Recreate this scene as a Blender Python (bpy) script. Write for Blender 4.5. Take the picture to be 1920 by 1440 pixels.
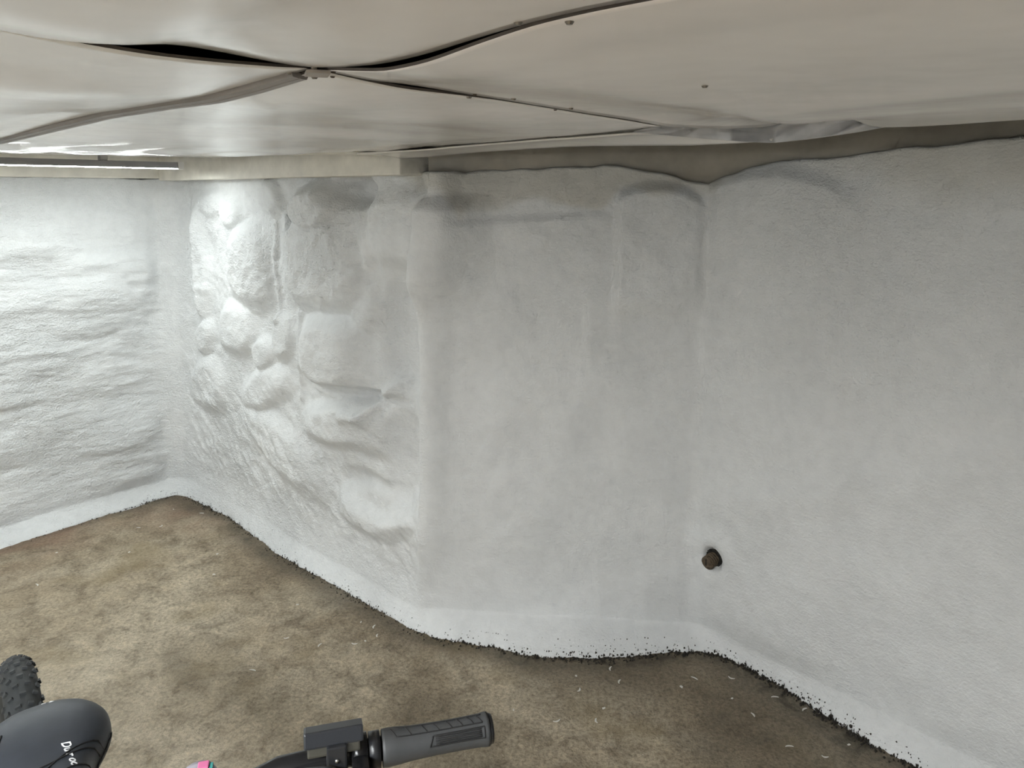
import bpy, bmesh, math, random
import numpy as np
from mathutils import Vector, Matrix

for o in list(bpy.data.objects):
    bpy.data.objects.remove(o)
scene = bpy.context.scene
COL = scene.collection
random.seed(4)

# ------------------------------------------------------------------ camera, world, exposure
CAM_Z = 1.6
cam_data = bpy.data.cameras.new('camera')
cam_data.sensor_fit = 'HORIZONTAL'
cam_data.sensor_width = 36.0
cam_data.lens = 36.0 * 1442.0 / 1920.0
cam_data.shift_y = -(720.0 - 511.56) / 1920.0
cam_data.clip_start = 0.02
cam = bpy.data.objects.new('camera', cam_data)
COL.objects.link(cam)
cam.location = (0, 0, CAM_Z)
cam.rotation_euler = (math.radians(84.0), 0, 0)
scene.camera = cam

world = bpy.data.worlds.new('world')
scene.world = world
world.use_nodes = True
world.node_tree.nodes['Background'].inputs[0].default_value = (0.5, 0.5, 0.5, 1)
world.node_tree.nodes['Background'].inputs[1].default_value = 0.02

scene.view_settings.view_transform = 'Standard'
scene.view_settings.look = 'None'
scene.view_settings.exposure = 1.1
scene.view_settings.gamma = 1.0
scene.view_settings.use_curve_mapping = False
scene.cycles.use_denoising = True
scene.cycles.max_bounces = 4
scene.cycles.diffuse_bounces = 3
scene.cycles.glossy_bounces = 3
scene.cycles.use_light_tree = False
scene.cycles.use_adaptive_sampling = True
scene.cycles.adaptive_threshold = 0.08
scene.cycles.adaptive_min_samples = 12

LAMP_LEFT = 31.0      # emission of the batten lamp in view
LAMP_ROOM = 205.0       # emission of the batten lamps behind the camera

# ------------------------------------------------------------------ room frame: a runs along the back wall, b towards it
J = np.array([-0.21542, 0.86993])
A = np.array([0.736947, -0.675951])
B = np.array([0.675951, 0.736947])
ANG = math.atan2(A[1], A[0])


def XY(a, b):
    return J[0] + a * A[0] + b * B[0], J[1] + a * A[1] + b * B[1]


def W(a, b, z):
    x, y = XY(a, b)
    return (x, y, z)


# ------------------------------------------------------------------ noise
def vnoise(x, y, seed):
    r = np.random.RandomState(seed).rand(256, 256)
    xi = np.floor(x).astype(int); yi = np.floor(y).astype(int)
    fx = x - xi; fy = y - yi
    fx = fx * fx * fx * (fx * (fx * 6 - 15) + 10); fy = fy * fy * fy * (fy * (fy * 6 - 15) + 10)
    x0 = xi % 256; x1 = (xi + 1) % 256; y0 = yi % 256; y1 = (yi + 1) % 256
    return (r[x0, y0] * (1 - fx) * (1 - fy) + r[x1, y0] * fx * (1 - fy) + r[x0, y1] * (1 - fx) * fy + r[x1, y1] * fx * fy) * 2 - 1


def fbm(x, y, seed, octs=4, gain=0.5):
    s = 0; amp = 1.0
    for k in range(octs):
        s = s + amp * vnoise(x * 2 ** k + 13.7 * k, y * 2 ** k + 7.1 * k, seed + k)
        amp *= gain
    return s


def sstep(e0, e1, x):
    t = np.clip((x - e0) / (e1 - e0), 0, 1)
    return t * t * (3 - 2 * t)


# ------------------------------------------------------------------ materials
def mat(name):
    m = bpy.data.materials.new(name)
    m.use_nodes = True
    nt = m.node_tree
    return m, nt, nt.nodes['Principled BSDF']


def N(nt, kind, **kw):
    n = nt.nodes.new(kind)
    for k, v in kw.items():
        if k.startswith('i_'):
            n.inputs[k[2:].replace('_', ' ')].default_value = v
        else:
            setattr(n, k, v)
    return n


def ramp(nt, src, stops):
    r = nt.nodes.new('ShaderNodeValToRGB')
    el = r.color_ramp.elements
    while len(el) < len(stops):
        el.new(0.5)
    for e, (p, c) in zip(el, stops):
        e.position = p
        e.color = (*c, 1) if len(c) == 3 else c
    nt.links.new(src, r.inputs[0])
    return r


def noise(nt, scale, detail=4, rough=0.55, vec=None, dist=0.0):
    n = N(nt, 'ShaderNodeTexNoise')
    n.inputs['Scale'].default_value = scale
    n.inputs['Detail'].default_value = detail
    n.inputs['Roughness'].default_value = rough
    n.inputs['Distortion'].default_value = dist
    if vec is not None:
        nt.links.new(vec, n.inputs['Vector'])
    return n


def mix(nt, fac, c1, c2, blend='MIX'):
    m = nt.nodes.new('ShaderNodeMix')
    m.data_type = 'RGBA'
    m.blend_type = blend
    for sock, v in ((m.inputs[0], fac), (m.inputs[6], c1), (m.inputs[7], c2)):
        if isinstance(v, (int, float)):
            sock.default_value = v
        elif isinstance(v, tuple):
            sock.default_value = (*v, 1)
        else:
            nt.links.new(v, sock)
    return m.outputs[2]


def bump(nt, bsdf, h, strength, dist, prev=None):
    b = nt.nodes.new('ShaderNodeBump')
    b.inputs['Strength'].default_value = strength
    b.inputs['Distance'].default_value = dist
    nt.links.new(h, b.inputs['Height'])
    if prev is not None:
        nt.links.new(prev.outputs[0], b.inputs['Normal'])
    nt.links.new(b.outputs[0], bsdf.inputs['Normal'])
    return b


def simple(name, col, rough=0.5, metal=0.0, bscale=None, bstr=0.2, bdist=0.001, var=0.0, vscale=20):
    m, nt, bs = mat(name)
    bs.inputs['Roughness'].default_value = rough
    bs.inputs['Metallic'].default_value = metal
    co = N(nt, 'ShaderNodeTexCoord').outputs['Object']
    n = noise(nt, vscale, 4, vec=co)
    lo = tuple(c * (1 - var) for c in col); hi = tuple(min(1, c * (1 + var)) for c in col)
    r = ramp(nt, n.outputs['Fac'], [(0.3, lo), (0.7, hi)])
    nt.links.new(r.outputs[0], bs.inputs['Base Color'])
    if bscale:
        n2 = noise(nt, bscale, 4, vec=co)
        bump(nt, bs, n2.outputs['Fac'], bstr, bdist)
    return m


def make_plaster():
    m, nt, bs = mat('painted_plaster')
    co = N(nt, 'ShaderNodeTexCoord').outputs['Object']
    n1 = noise(nt, 3.0, 4, vec=co)
    c1 = ramp(nt, n1.outputs['Fac'], [(0.3, (0.745, 0.757, 0.765)), (0.7, (0.825, 0.836, 0.843))])
    n2 = noise(nt, 25.0, 5, vec=co)
    c2 = ramp(nt, n2.outputs['Fac'], [(0.25, (0.93, 0.93, 0.93)), (0.6, (1, 1, 1))])
    c = mix(nt, 1.0, c1.outputs[0], c2.outputs[0], 'MULTIPLY')
    at = N(nt, 'ShaderNodeAttribute', attribute_name='top_shade')
    c = mix(nt, at.outputs['Fac'], c, (0.62, 0.60, 0.55))  # beige mix paints the ceiling's shade onto the plaster tops
    nt.links.new(c, bs.inputs['Base Color'])
    bs.inputs['Roughness'].default_value = 0.5
    bs.inputs['Specular IOR Level'].default_value = 0.35
    # fine grit, brush strokes and droplets
    mp = N(nt, 'ShaderNodeMapping')
    mp.inputs['Scale'].default_value = (1.0, 1.0, 3.4)
    nt.links.new(co, mp.inputs['Vector'])
    s = noise(nt, 24.0, 5, 0.65, vec=mp.outputs[0], dist=0.9)
    g = noise(nt, 115.0, 3, 0.62, vec=co)
    gr = N(nt, 'ShaderNodeAttribute', attribute_name='grit')
    def amount(lo, hi):
        mr = N(nt, 'ShaderNodeMapRange')
        nt.links.new(gr.outputs['Fac'], mr.inputs['Value'])
        mr.inputs['To Min'].default_value = lo; mr.inputs['To Max'].default_value = hi
        return mr.outputs[0]
    b1 = bump(nt, bs, s.outputs['Fac'], 0.3, 0.013)
    nt.links.new(amount(0.16, 0.60), b1.inputs['Strength'])
    b2 = bump(nt, bs, g.outputs['Fac'], 0.5, 0.0080, b1)
    nt.links.new(amount(0.22, 1.0), b2.inputs['Strength'])
    return m


def make_concrete():
    m, nt, bs = mat('old_concrete')
    co = N(nt, 'ShaderNodeTexCoord').outputs['Object']
    n1 = noise(nt, 1.3, 6, 0.6, vec=co, dist=0.4)
    base = ramp(nt, n1.outputs['Fac'], [(0.30, (0.20, 0.155, 0.105)), (0.45, (0.34, 0.28, 0.20)), (0.62, (0.50, 0.435, 0.335))])
    n2 = noise(nt, 9.0, 8, 0.68, vec=co, dist=0.6)
    m2 = ramp(nt, n2.outputs['Fac'], [(0.32, (0.46, 0.43, 0.39)), (0.5, (0.96, 0.95, 0.93)), (0.68, (1.3, 1.28, 1.24))])
    c = mix(nt, 0.85, base.outputs[0], m2.outputs[0], 'MULTIPLY')
    n3 = noise(nt, 85.0, 5, 0.72, vec=co)
    m3 = ramp(nt, n3.outputs['Fac'], [(0.32, (0.38, 0.36, 0.33)), (0.5, (1.0, 1.0, 1.0)), (0.68, (1.55, 1.52, 1.48))])
    c = mix(nt, 0.7, c, m3.outputs[0], 'MULTIPLY')
    # ochre patches
    n4 = noise(nt, 2.6, 3, 0.5, vec=co)
    f4 = ramp(nt, n4.outputs['Fac'], [(0.56, (0, 0, 0)), (0.68, (0.45, 0.45, 0.45))])
    c = mix(nt, f4.outputs[0], c, (0.27, 0.205, 0.105))
    # attributes: damp edge, red stain, pale dust
    at = N(nt, 'ShaderNodeAttribute', attribute_name='stain')
    sep = N(nt, 'ShaderNodeSeparateColor')
    nt.links.new(at.outputs['Color'], sep.inputs[0])
    brk = ramp(nt, n2.outputs['Fac'], [(0.3, (0.25, 0.25, 0.25)), (0.65, (1, 1, 1))])
    def masked(ch, k):
        mm = N(nt, 'ShaderNodeMath', operation='MULTIPLY'); nt.links.new(sep.outputs[ch], mm.inputs[0]); mm.inputs[1].default_value = k
        m3_ = N(nt, 'ShaderNodeMath', operation='MULTIPLY'); nt.links.new(mm.outputs[0], m3_.inputs[0]); nt.links.new(brk.outputs[0], m3_.inputs[1])
        return m3_.outputs[0]
    c = mix(nt, masked(2, 0.75), c, (0.58, 0.53, 0.43))
    c = mix(nt, masked(1, 0.6), c, (0.24, 0.115, 0.075))
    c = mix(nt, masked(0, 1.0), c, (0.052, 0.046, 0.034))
    nt.links.new(c, bs.inputs['Base Color'])
    bs.inputs['Roughness'].default_value = 0.72
    bs.inputs['Specular IOR Level'].default_value = 0.3
    b1 = bump(nt, bs, n2.outputs['Fac'], 0.6, 0.012)
    b2 = bump(nt, bs, n3.outputs['Fac'], 0.8, 0.006, b1)
    n5 = noise(nt, 170, 4, 0.6, vec=co)
    bump(nt, bs, n5.outputs['Fac'], 0.5, 0.002, b2)
    return m


def make_panel_mat():
    m, nt, bs = mat('glossy_white_board')
    co = N(nt, 'ShaderNodeTexCoord').outputs['Object']
    n1 = noise(nt, 1.1, 3, vec=co)
    c1 = ramp(nt, n1.outputs['Fac'], [(0.35, (0.79, 0.735, 0.69)), (0.65, (0.80, 0.78, 0.755))])
    nt.links.new(c1.outputs[0], bs.inputs['Base Color'])
    bs.inputs['Roughness'].default_value = 0.15
    bs.inputs['Specular IOR Level'].default_value = 0.55
    n2 = noise(nt, 9.0, 2, vec=co)
    bump(nt, bs, n2.outputs['Fac'], 0.25, 0.006)
    return m


M = {}
M['plaster'] = make_plaster()
M['concrete'] = make_concrete()
M['panel'] = make_panel_mat()
M['timber'] = simple('cream_painted_timber', (0.77, 0.735, 0.655), 0.55, 0, 60, 0.3, 0.002, 0.12, 9)
M['timber_shaded'] = simple('beige_shaded_timber', (0.40, 0.365, 0.305), 0.6, 0, 50, 0.3, 0.002, 0.18, 7)  # darker colour stands in for the ceiling's shadow on these timbers
M['board_edge'] = simple('brown_board_edge', (0.085, 0.07, 0.058), 0.8, var=0.3)
M['deck'] = simple('dark_underfloor', (0.02, 0.018, 0.016), 0.9)
M['strip'] = simple('taupe_joint_strip', (0.22, 0.195, 0.175), 0.42, 0.0, var=0.1)
M['plate'] = simple('tan_joint_plate', (0.34, 0.295, 0.25), 0.5, var=0.1)
M['screw'] = simple('dull_screw', (0.20, 0.18, 0.155), 0.35, 0.6)
M['rust'] = simple('rusty_speck', (0.07, 0.05, 0.035), 0.8, var=0.3)
M['lamp_body'] = simple('grey_lamp_housing', (0.34, 0.34, 0.345), 0.38, 0.3)
M['lamp_cap'] = simple('pale_lamp_cap', (0.7, 0.69, 0.66), 0.45)
M['black_rubber'] = simple('tyre_rubber', (0.026, 0.029, 0.031), 0.62, 0, 300, 0.2, 0.0006, 0.2, 60)
M['knob'] = simple('tyre_knob_rubber', (0.034, 0.037, 0.039), 0.5, var=0.2)
M['saddle'] = simple('black_saddle_vinyl', (0.026, 0.031, 0.041), 0.40, 0, 500, 0.15, 0.0004, 0.1, 50)
M['cord'] = simple('black_elastic_cord', (0.008, 0.008, 0.009), 0.55)
M['print'] = simple('white_print', (0.75, 0.76, 0.78), 0.5)
M['grip'] = simple('dark_grey_grip_rubber', (0.055, 0.057, 0.060), 0.55, 0, 700, 0.2, 0.0004, 0.08, 80)
M['grip_groove'] = simple('grip_groove_rubber', (0.010, 0.010, 0.011), 0.7)
M['black_metal'] = simple('black_alloy', (0.016, 0.016, 0.018), 0.26, 0.4)
M['black_plastic'] = simple('black_plastic', (0.018, 0.019, 0.022), 0.35)
M['slate_plastic'] = simple('slate_plastic', (0.022, 0.024, 0.029), 0.3)
M['smoke_plastic'] = simple('smoky_lens', (0.055, 0.052, 0.042), 0.2)
M['chrome'] = simple('bright_steel', (0.75, 0.75, 0.76), 0.2, 1.0)
M['frame_paint'] = simple('lilac_grey_paint', (0.33, 0.31, 0.36), 0.3)
M['pink'] = simple('pink_sticker', (0.62, 0.16, 0.33), 0.35)
M['teal'] = simple('teal_sticker', (0.06, 0.30, 0.29), 0.35)
M['pipe'] = simple('rusty_iron', (0.11, 0.082, 0.055), 0.75, 0.2, 90, 0.6, 0.003, 0.5, 40)
M['mortar'] = simple('black_mortar', (0.016, 0.015, 0.012), 0.9, 0, 120, 0.6, 0.003, 0.4, 60)
M['flake'] = simple('white_paint_chip', (0.72, 0.70, 0.65), 0.6, var=0.1)
M['pebble'] = simple('dark_crumb', (0.035, 0.03, 0.024), 0.9, var=0.4)


def make_sheet_mat():
    m, nt, bs = mat('grey_plastic_sheet')
    co = N(nt, 'ShaderNodeTexCoord').outputs['Object']
    n1 = noise(nt, 14, 3, vec=co)
    c = ramp(nt, n1.outputs['Fac'], [(0.3, (0.36, 0.36, 0.37)), (0.7, (0.55, 0.55, 0.56))])
    nt.links.new(c.outputs[0], bs.inputs['Base Color'])
    bs.inputs['Roughness'].default_value = 0.25
    return m


M['sheet'] = make_sheet_mat()


def emit(name, col, s):
    m, nt, bs = mat(name)
    bs.inputs['Base Color'].default_value = (0.8, 0.8, 0.8, 1)
    bs.inputs['Emission Color'].default_value = (*col, 1)
    bs.inputs['Emission Strength'].default_value = s
    return m


M['glow_left'] = emit('lit_diffuser', (0.93, 1.0, 0.985), LAMP_LEFT)
M['glow_room'] = emit('lit_diffuser_room', (0.965, 1.0, 1.0), LAMP_ROOM)


# ------------------------------------------------------------------ object helpers
def obj(name, me, material=None, parent=None, smooth=False):
    if isinstance(me, bmesh.types.BMesh):
        bm = me
        me = bpy.data.meshes.new(name)
        bmesh.ops.recalc_face_normals(bm, faces=bm.faces[:])
        bm.to_mesh(me); bm.free()
    if material is not None and not me.materials:
        me.materials.append(material)
    if smooth:
        me.polygons.foreach_set('use_smooth', [True] * len(me.polygons))
    o = bpy.data.objects.new(name, me)
    COL.objects.link(o)
    if parent is not None:
        o.parent = parent
    return o


def tag(o, label=None, cat=None, group=None, kind=None):
    for k, v in (('label', label), ('category', cat), ('group', group), ('kind', kind)):
        if v:
            o[k] = v
    return o


def empty(name, loc=(0, 0, 0), rz=0.0):
    o = bpy.data.objects.new(name, None)
    COL.objects.link(o)
    o.location = loc
    o.rotation_euler = (0, 0, rz)
    return o


def grid_mesh(name, P, flip=False):
    """P: (nu, nv, 3) array -> quad mesh"""
    nu, nv = P.shape[:2]
    idx = np.arange(nu * nv).reshape(nu, nv)
    q = np.stack([idx[:-1, :-1], idx[1:, :-1], idx[1:, 1:], idx[:-1, 1:]], -1).reshape(-1, 4)
    if flip:
        q = q[:, ::-1]
    return raw_mesh(name, P.reshape(-1, 3), q)


def raw_mesh(name, V, Q):
    me = bpy.data.meshes.new(name)
    V = np.asarray(V, dtype=np.float32); Q = np.asarray(Q, dtype=np.int32)
    me.vertices.add(len(V)); me.vertices.foreach_set('co', V.ravel())
    me.loops.add(Q.size); me.loops.foreach_set('vertex_index', Q.ravel())
    me.polygons.add(len(Q)); me.polygons.foreach_set('loop_start', np.arange(0, Q.size, Q.shape[1], dtype=np.int32))
    me.update(calc_edges=True); me.validate()
    return me


def add_box(bm, c, size, rot=None, bevel=0.0):
    mtx = Matrix.Translation(Vector(c))
    if rot is not None:
        mtx = mtx @ (rot.to_4x4() if hasattr(rot, 'to_4x4') else Matrix.Rotation(rot, 4, 'Z'))
    r = bmesh.ops.create_cube(bm, size=1.0, matrix=mtx @ Matrix.Diagonal((*size, 1)))
    if bevel > 0:
        es = list({e for v in r['verts'] for e in v.link_edges})
        bmesh.ops.bevel(bm, geom=es, offset=bevel, segments=2, affect='EDGES', profile=0.6)


def add_tube(bm, pts, radii, seg=12, cap=True):
    pts = [Vector(p) for p in pts]
    if isinstance(radii, (int, float)):
        radii = [radii] * len(pts)
    rings = []
    ref = None
    for i, p in enumerate(pts):
        t = (pts[min(i + 1, len(pts) - 1)] - pts[max(i - 1, 0)]).normalized()
        if ref is None:
            ref = Vector((0, 0, 1)) if abs(t.z) < 0.9 else Vector((1, 0, 0))
        x = t.cross(ref).normalized(); y = x.cross(t).normalized()
        ref = y
        rings.append([bm.verts.new(p + float(radii[i]) * (math.cos(2 * math.pi * k / seg) * x + math.sin(2 * math.pi * k / seg) * y)) for k in range(seg)])
    for r0, r1 in zip(rings, rings[1:]):
        for k in range(seg):
            bm.faces.new((r0[k], r0[(k + 1) % seg], r1[(k + 1) % seg], r1[k]))
    if cap:
        bm.faces.new(rings[0][::-1]); bm.faces.new(rings[-1])


def tube(name, pts, r, m, parent, seg=12, smooth=True):
    bm = bmesh.new(); add_tube(bm, pts, r, seg)
    return obj(name, bm, m, parent, smooth)


def box(name, c, size, m, parent, rot=None, bevel=0.002):
    bm = bmesh.new(); add_box(bm, c, size, rot, bevel)
    return obj(name, bm, m, parent)


def abbox(name, a0, a1, b0, b1, z0, z1, m, parent=None, bevel=0.004):
    bm = bmesh.new()
    add_box(bm, W((a0 + a1) / 2, (b0 + b1) / 2, (z0 + z1) / 2), (a1 - a0, b1 - b0, z1 - z0), ANG, bevel)
    return obj(name, bm, m, parent)


# ------------------------------------------------------------------ walls: floor line and upper line in plan, relief between
UP = {'start': (-3.31, -2.6), 'K': (-3.31, 1.27), 'E': (-1.293, 1.27), 'F': (-0.530, 1.888), 'C1': (0.216, 1.80), 'end': (2.75, 1.72)}
UPPER = [[UP['start'], UP['K']], [UP['K'], UP['E']], [UP['E'], UP['F']], [UP['F'], UP['C1'], (1.2, 1.75), UP['end']]]
LOWER = [[(-3.20, -2.6), (-3.17, -0.6), (-3.192, 0.388), (-3.226, 0.779), (-3.243, 1.122), (-3.225, 1.20)],
         [(-3.225, 1.20), (-3.185, 1.223), (-2.755, 1.254), (-2.226, 1.205), (-1.732, 1.223), (-1.365, 1.223), (-1.26, 1.235)],
         [(-1.26, 1.235), (-1.2, 1.259), (-1.085, 1.333), (-0.893, 1.402), (-0.752, 1.519), (-0.621, 1.651), (-0.556, 1.753), (-0.46, 1.842)],
         [(-0.46, 1.842), (-0.325, 1.85), (-0.125, 1.808), (0.055, 1.76), (0.207, 1.739), (1.2, 1.68), (2.75, 1.65)]]


def resample(poly, fr):
    p = np.array(poly, float)
    d = np.r_[0, np.cumsum(np.hypot(*(p[1:] - p[:-1]).T))]
    return np.stack([np.interp(fr * d[-1], d, p[:, k]) for k in range(2)], 1)


def fractions(seg):
    if seg == 0:    # left wall: coarse far from the corner
        return np.r_[np.linspace(0, 0.62, 60, endpoint=False), np.linspace(0.62, 1, 190, endpoint=False)]
    if seg == 1:
        return np.linspace(0, 1, 300, endpoint=False)
    if seg == 2:
        return np.linspace(0, 1, 150, endpoint=False)
    return np.r_[np.linspace(0, 0.5, 230, endpoint=False), np.linspace(0.5, 1, 60)]


U = []; L = []; SEG = []; FR = []
for k in range(4):
    fr = fractions(k)
    U.append(resample(UPPER[k], fr)); L.append(resample(LOWER[k], fr)); SEG += [k] * len(fr); FR.append(fr)
U = np.vstack(U); L = np.vstack(L); SEG = np.array(SEG); FR = np.concatenate(FR)
KNOT = [int(np.argmax(SEG == k)) for k in (1, 2, 3)]


def smooth_curve(C, sig):
    n = len(C)
    i = np.arange(n)
    out = np.zeros_like(C)
    Cp = np.vstack([C[:1]] * 40 + [C] + [C[-1:]] * 40)
    j = np.arange(-40, n + 40)
    for q in range(n):
        w = np.exp(-((j - q) / sig[q]) ** 2 / 2); w /= w.sum()
        out[q] = w @ Cp
    out[0] = C[0]; out[-1] = C[-1]
    return out


i = np.arange(len(U))
sigU = 2.0 + 11 * np.exp(-((i - KNOT[0]) / 14.0) ** 2) + 5 * np.exp(-((i - KNOT[2]) / 10.0) ** 2) + 1.2 * np.exp(-((i - KNOT[1]) / 6.0) ** 2)
sigL = np.full(len(U), 6.0)
sigL[KNOT[0] - 12:KNOT[0] + 12] = 5
U = smooth_curve(U, sigU); L = smooth_curve(L, sigL)
T = np.gradient(U, axis=0); T /= np.linalg.norm(T, axis=1)[:, None]
NRM = np.stack([T[:, 1], -T[:, 0]], 1)          # into the room
NRM = smooth_curve(NRM, np.full(len(U), 3.0)); NRM /= np.linalg.norm(NRM, axis=1)[:, None]
S = np.r_[0, np.cumsum(np.hypot(*(U[1:] - U[:-1]).T))]
sK, sE, sF = S[KNOT[0]], S[KNOT[1]], S[KNOT[2]]

ZT = np.interp(S, [0, sK - 0.6, sK, sK + 1.2, sE - 0.15, sE + 0.09, sE + 0.4, sE + 0.656, sE + 0.80, sF, sF + 0.1, sF + 0.234, sF + 0.5, sF + 0.60, sF + 0.9, S[-1]],
               [1.675, 1.675, 1.665, 1.668, 1.66, 1.664, 1.672, 1.688, 1.662, 1.628, 1.655, 1.690, 1.702, 1.712, 1.735, 1.74])
ZT = ZT + 0.006 * fbm(S * 9, S * 0 + 2, 77, 3)

NZ = 260
v = np.linspace(0, 1, NZ)
v = 0.55 * v + 0.45 * v ** 1.35
SS, VV = np.meshgrid(S, v, indexing='ij')
ZZ = VV * ZT[:, None]
AA = np.repeat(U[:, :1], NZ, 1); BB = np.repeat(U[:, 1:], NZ, 1)
SEGG = np.repeat(SEG[:, None], NZ, 1)

# --- stones under the plaster of the back wall: (a, z, ra, rz, height, exponent, turn)
STONES = [(-2.67, 1.49, 0.13, 0.10, 0.034, 2.2, 0.1), (-2.50, 1.25, 0.23, 0.20, 0.060, 2.6, 0.15), (-1.935, 1.33, 0.33, 0.23, 0.075, 2.8, 0.0),
          (-1.95, 1.52, 0.19, 0.125, 0.085, 2.2, 0.0), (-1.86, 0.94, 0.265, 0.175, 0.085, 3.6, 0.0), (-1.45, 1.47, 0.17, 0.17, 0.050, 2.2, 0.0),
          (-1.80, 0.65, 0.32, 0.11, 0.060, 2.4, 0.15), (-2.97, 0.86, 0.10, 0.11, 0.040, 2, 0), (-2.66, 0.95, 0.18, 0.14, 0.040, 2.2, 0.3),
          (-2.43, 0.86, 0.13, 0.10, 0.034, 2, 0.2), (-2.26, 0.97, 0.10, 0.13, 0.034, 2, 0), (-2.42, 0.70, 0.26, 0.11, 0.034, 2, 0.3),
          (-3.02, 1.25, 0.10, 0.34, 0.045, 2, 0.12), (-2.95, 0.62, 0.20, 0.16, 0.040, 2, 0.2), (-2.3, 0.45, 0.38, 0.14, 0.040, 2, -0.35),
          (-1.62, 0.36, 0.28, 0.12, 0.045, 2, 0.2), (-2.85, 1.56, 0.20, 0.08, 0.02, 2, 0), (-2.30, 1.55, 0.11, 0.09, 0.035, 2, 0), (-1.66, 1.16, 0.10, 0.13, 0.03, 2, 0.2)]
onA = 1.0 * (SEGG == 1)
wA = sstep(sK + 0.02, sK + 0.20, SS) * (1 - sstep(sE - 0.10, sE + 0.02, SS))
stone = np.full(SS.shape, 0.0)
wob_a = 0.032 * fbm(SS * 5, ZZ * 5, 301, 1); wob_z = 0.032 * fbm(SS * 5 + 40, ZZ * 5, 305, 1)
for (a, z, ra, rz, h, n, rot) in STONES:
    da = AA - a + wob_a; dz = ZZ - z + wob_z
    ca, sa = math.cos(rot), math.sin(rot)
    u = np.abs((da * ca + dz * sa) / ra); w = np.abs((-da * sa + dz * ca) / rz)
    r = (u ** n + w ** n) ** (1.0 / n)
    prof = h * (1 - sstep(0.52, 1.12, r)) * (0.86 + 0.14 * np.clip(1 - r, 0, 1))
    stone = np.maximum(stone, prof)
pits = [(-1.73, 1.60, 0.17, 0.085, 0.075), (-2.13, 1.505, 0.06, 0.075, 0.06), (-1.43, 1.08, 0.13, 0.30, 0.055), (-1.75, 0.80, 0.33, 0.035, 0.03), (-1.43, 0.60, 0.12, 0.22, 0.045), (-1.62, 0.42, 0.24, 0.09, 0.045)]
rel = stone - 0.022
for (a, z, ra, rz, h) in pits:
    r = np.hypot((AA - a + wob_a * 0.7) / ra, (ZZ - z + wob_z * 0.7) / rz)
    rel = rel - h * (1 - sstep(0.45, 1.1, r))


def ridge(p, q, width, h):
    (a0, z0), (a1, z1) = p, q
    dx, dz = a1 - a0, z1 - z0
    t = np.clip(((AA - a0) * dx + (ZZ - z0) * dz) / (dx * dx + dz * dz), 0, 1)
    d = np.hypot(AA - a0 - t * dx, ZZ - z0 - t * dz)
    return h * np.exp(-(d / width) ** 2)


rel = rel + ridge((-1.47, 0.89), (-1.63, 0.735), 0.022, 0.030) + ridge((-1.63, 0.735), (-1.75, 0.72), 0.025, 0.02)
rel = rel + ridge((-2.285, 1.46), (-2.275, 1.04), 0.014, 0.014) + ridge((-2.125, 1.08), (-2.125, 0.72), 0.014, 0.014) + ridge((-3.03, 1.50), (-2.99, 1.0), 0.02, 0.012)
rel = rel + ridge((-1.66, 1.52), (-1.62, 1.33), 0.025, 0.022)
relA = 1.08 * rel * wA
# rounded lip on the outer edge where the wall turns
topz = sstep(1.12, 1.32, ZZ) * (1 - sstep(1.53, 1.60, ZZ))
lip = 0.075 * topz * sstep(sE - 0.070, sE - 0.026, SS) * (1 - sstep(sE + 0.005, sE + 0.26, SS))
lip = lip + 0.026 * (1 - 0.7 * topz) * sstep(sE - 0.040, sE - 0.010, SS) * (1 - sstep(sE + 0.0, sE + 0.12, SS)) * sstep(0.12, 0.4, ZZ)
# strokes on the lower back wall run down to the right
da_ = (AA * 0.75 + ZZ * 0.66); dz_ = (-AA * 0.66 + ZZ * 0.75)
strokeA = 0.0055 * fbm(dz_ * 7.0, da_ * 20.0, 31, 4, 0.6) * wA * (1 - sstep(0.55, 0.85, ZZ)) * sstep(0.1, 0.25, ZZ)
# left wall: broad swells and level trowel strokes
wL = 1 - sstep(sK - 0.12, sK + 0.02, SS)
relL = (0.027 * fbm(SS * 2.2, ZZ * 3.6, 11, 2) + 0.0055 * fbm(SS * 4.0 + ZZ * 2.5, ZZ * 16, 17, 4, 0.6)) * wL * (0.35 + 0.65 * (1 - sstep(1.25, 1.6, ZZ)))
# corner column of the back wall
wB = sstep(sE, sE + 0.10, SS) * (1 - sstep(sF - 0.02, sF + 0.03, SS))
tB = SS - sE
blk = 0.028 * sstep(0.655, 0.685, tB + 0.008 * fbm(ZZ * 5, ZZ * 0, 9, 2)) * (1 - sstep(0.93, 1.0, tB)) * sstep(1.15, 1.24, ZZ)
arch = 1.625 - 0.30 * (tB - 0.80) ** 2 / 0.15
blk = blk * (1 - sstep(arch - 0.03, arch + 0.02, ZZ))
edge2 = 0.008 * sstep(0.55, 0.575, tB) * (1 - sstep(0.58, 0.66, tB)) * sstep(1.0, 1.1, ZZ) * (1 - sstep(1.2, 1.3, ZZ))
step_top = -0.012 * sstep(1.50, 1.535, ZZ - 0.06 * tB + 0.03) * (1 - sstep(0.6, 0.68, tB))
relB = (blk + edge2 + step_top) * wB
# right wall
wC = sstep(sF - 0.02, sF + 0.05, SS)
tC = SS - sF
archC = 1.665 - 0.9 * np.clip(tC - 0.22, -0.2, 0.5) ** 2
relC = 0.025 * (1 - sstep(archC - 0.03, archC + 0.03, ZZ)) * (1 - sstep(0.42, 0.55, tC)) + 0.010 * sstep(0.42, 0.9, tC)
relC = relC + 0.016 * np.exp(-(((tC - 0.30) / 0.30) ** 2 + ((ZZ - 0.62 - 0.35 * (tC - 0.3)) / 0.06) ** 2))
relC = relC * wC
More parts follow.
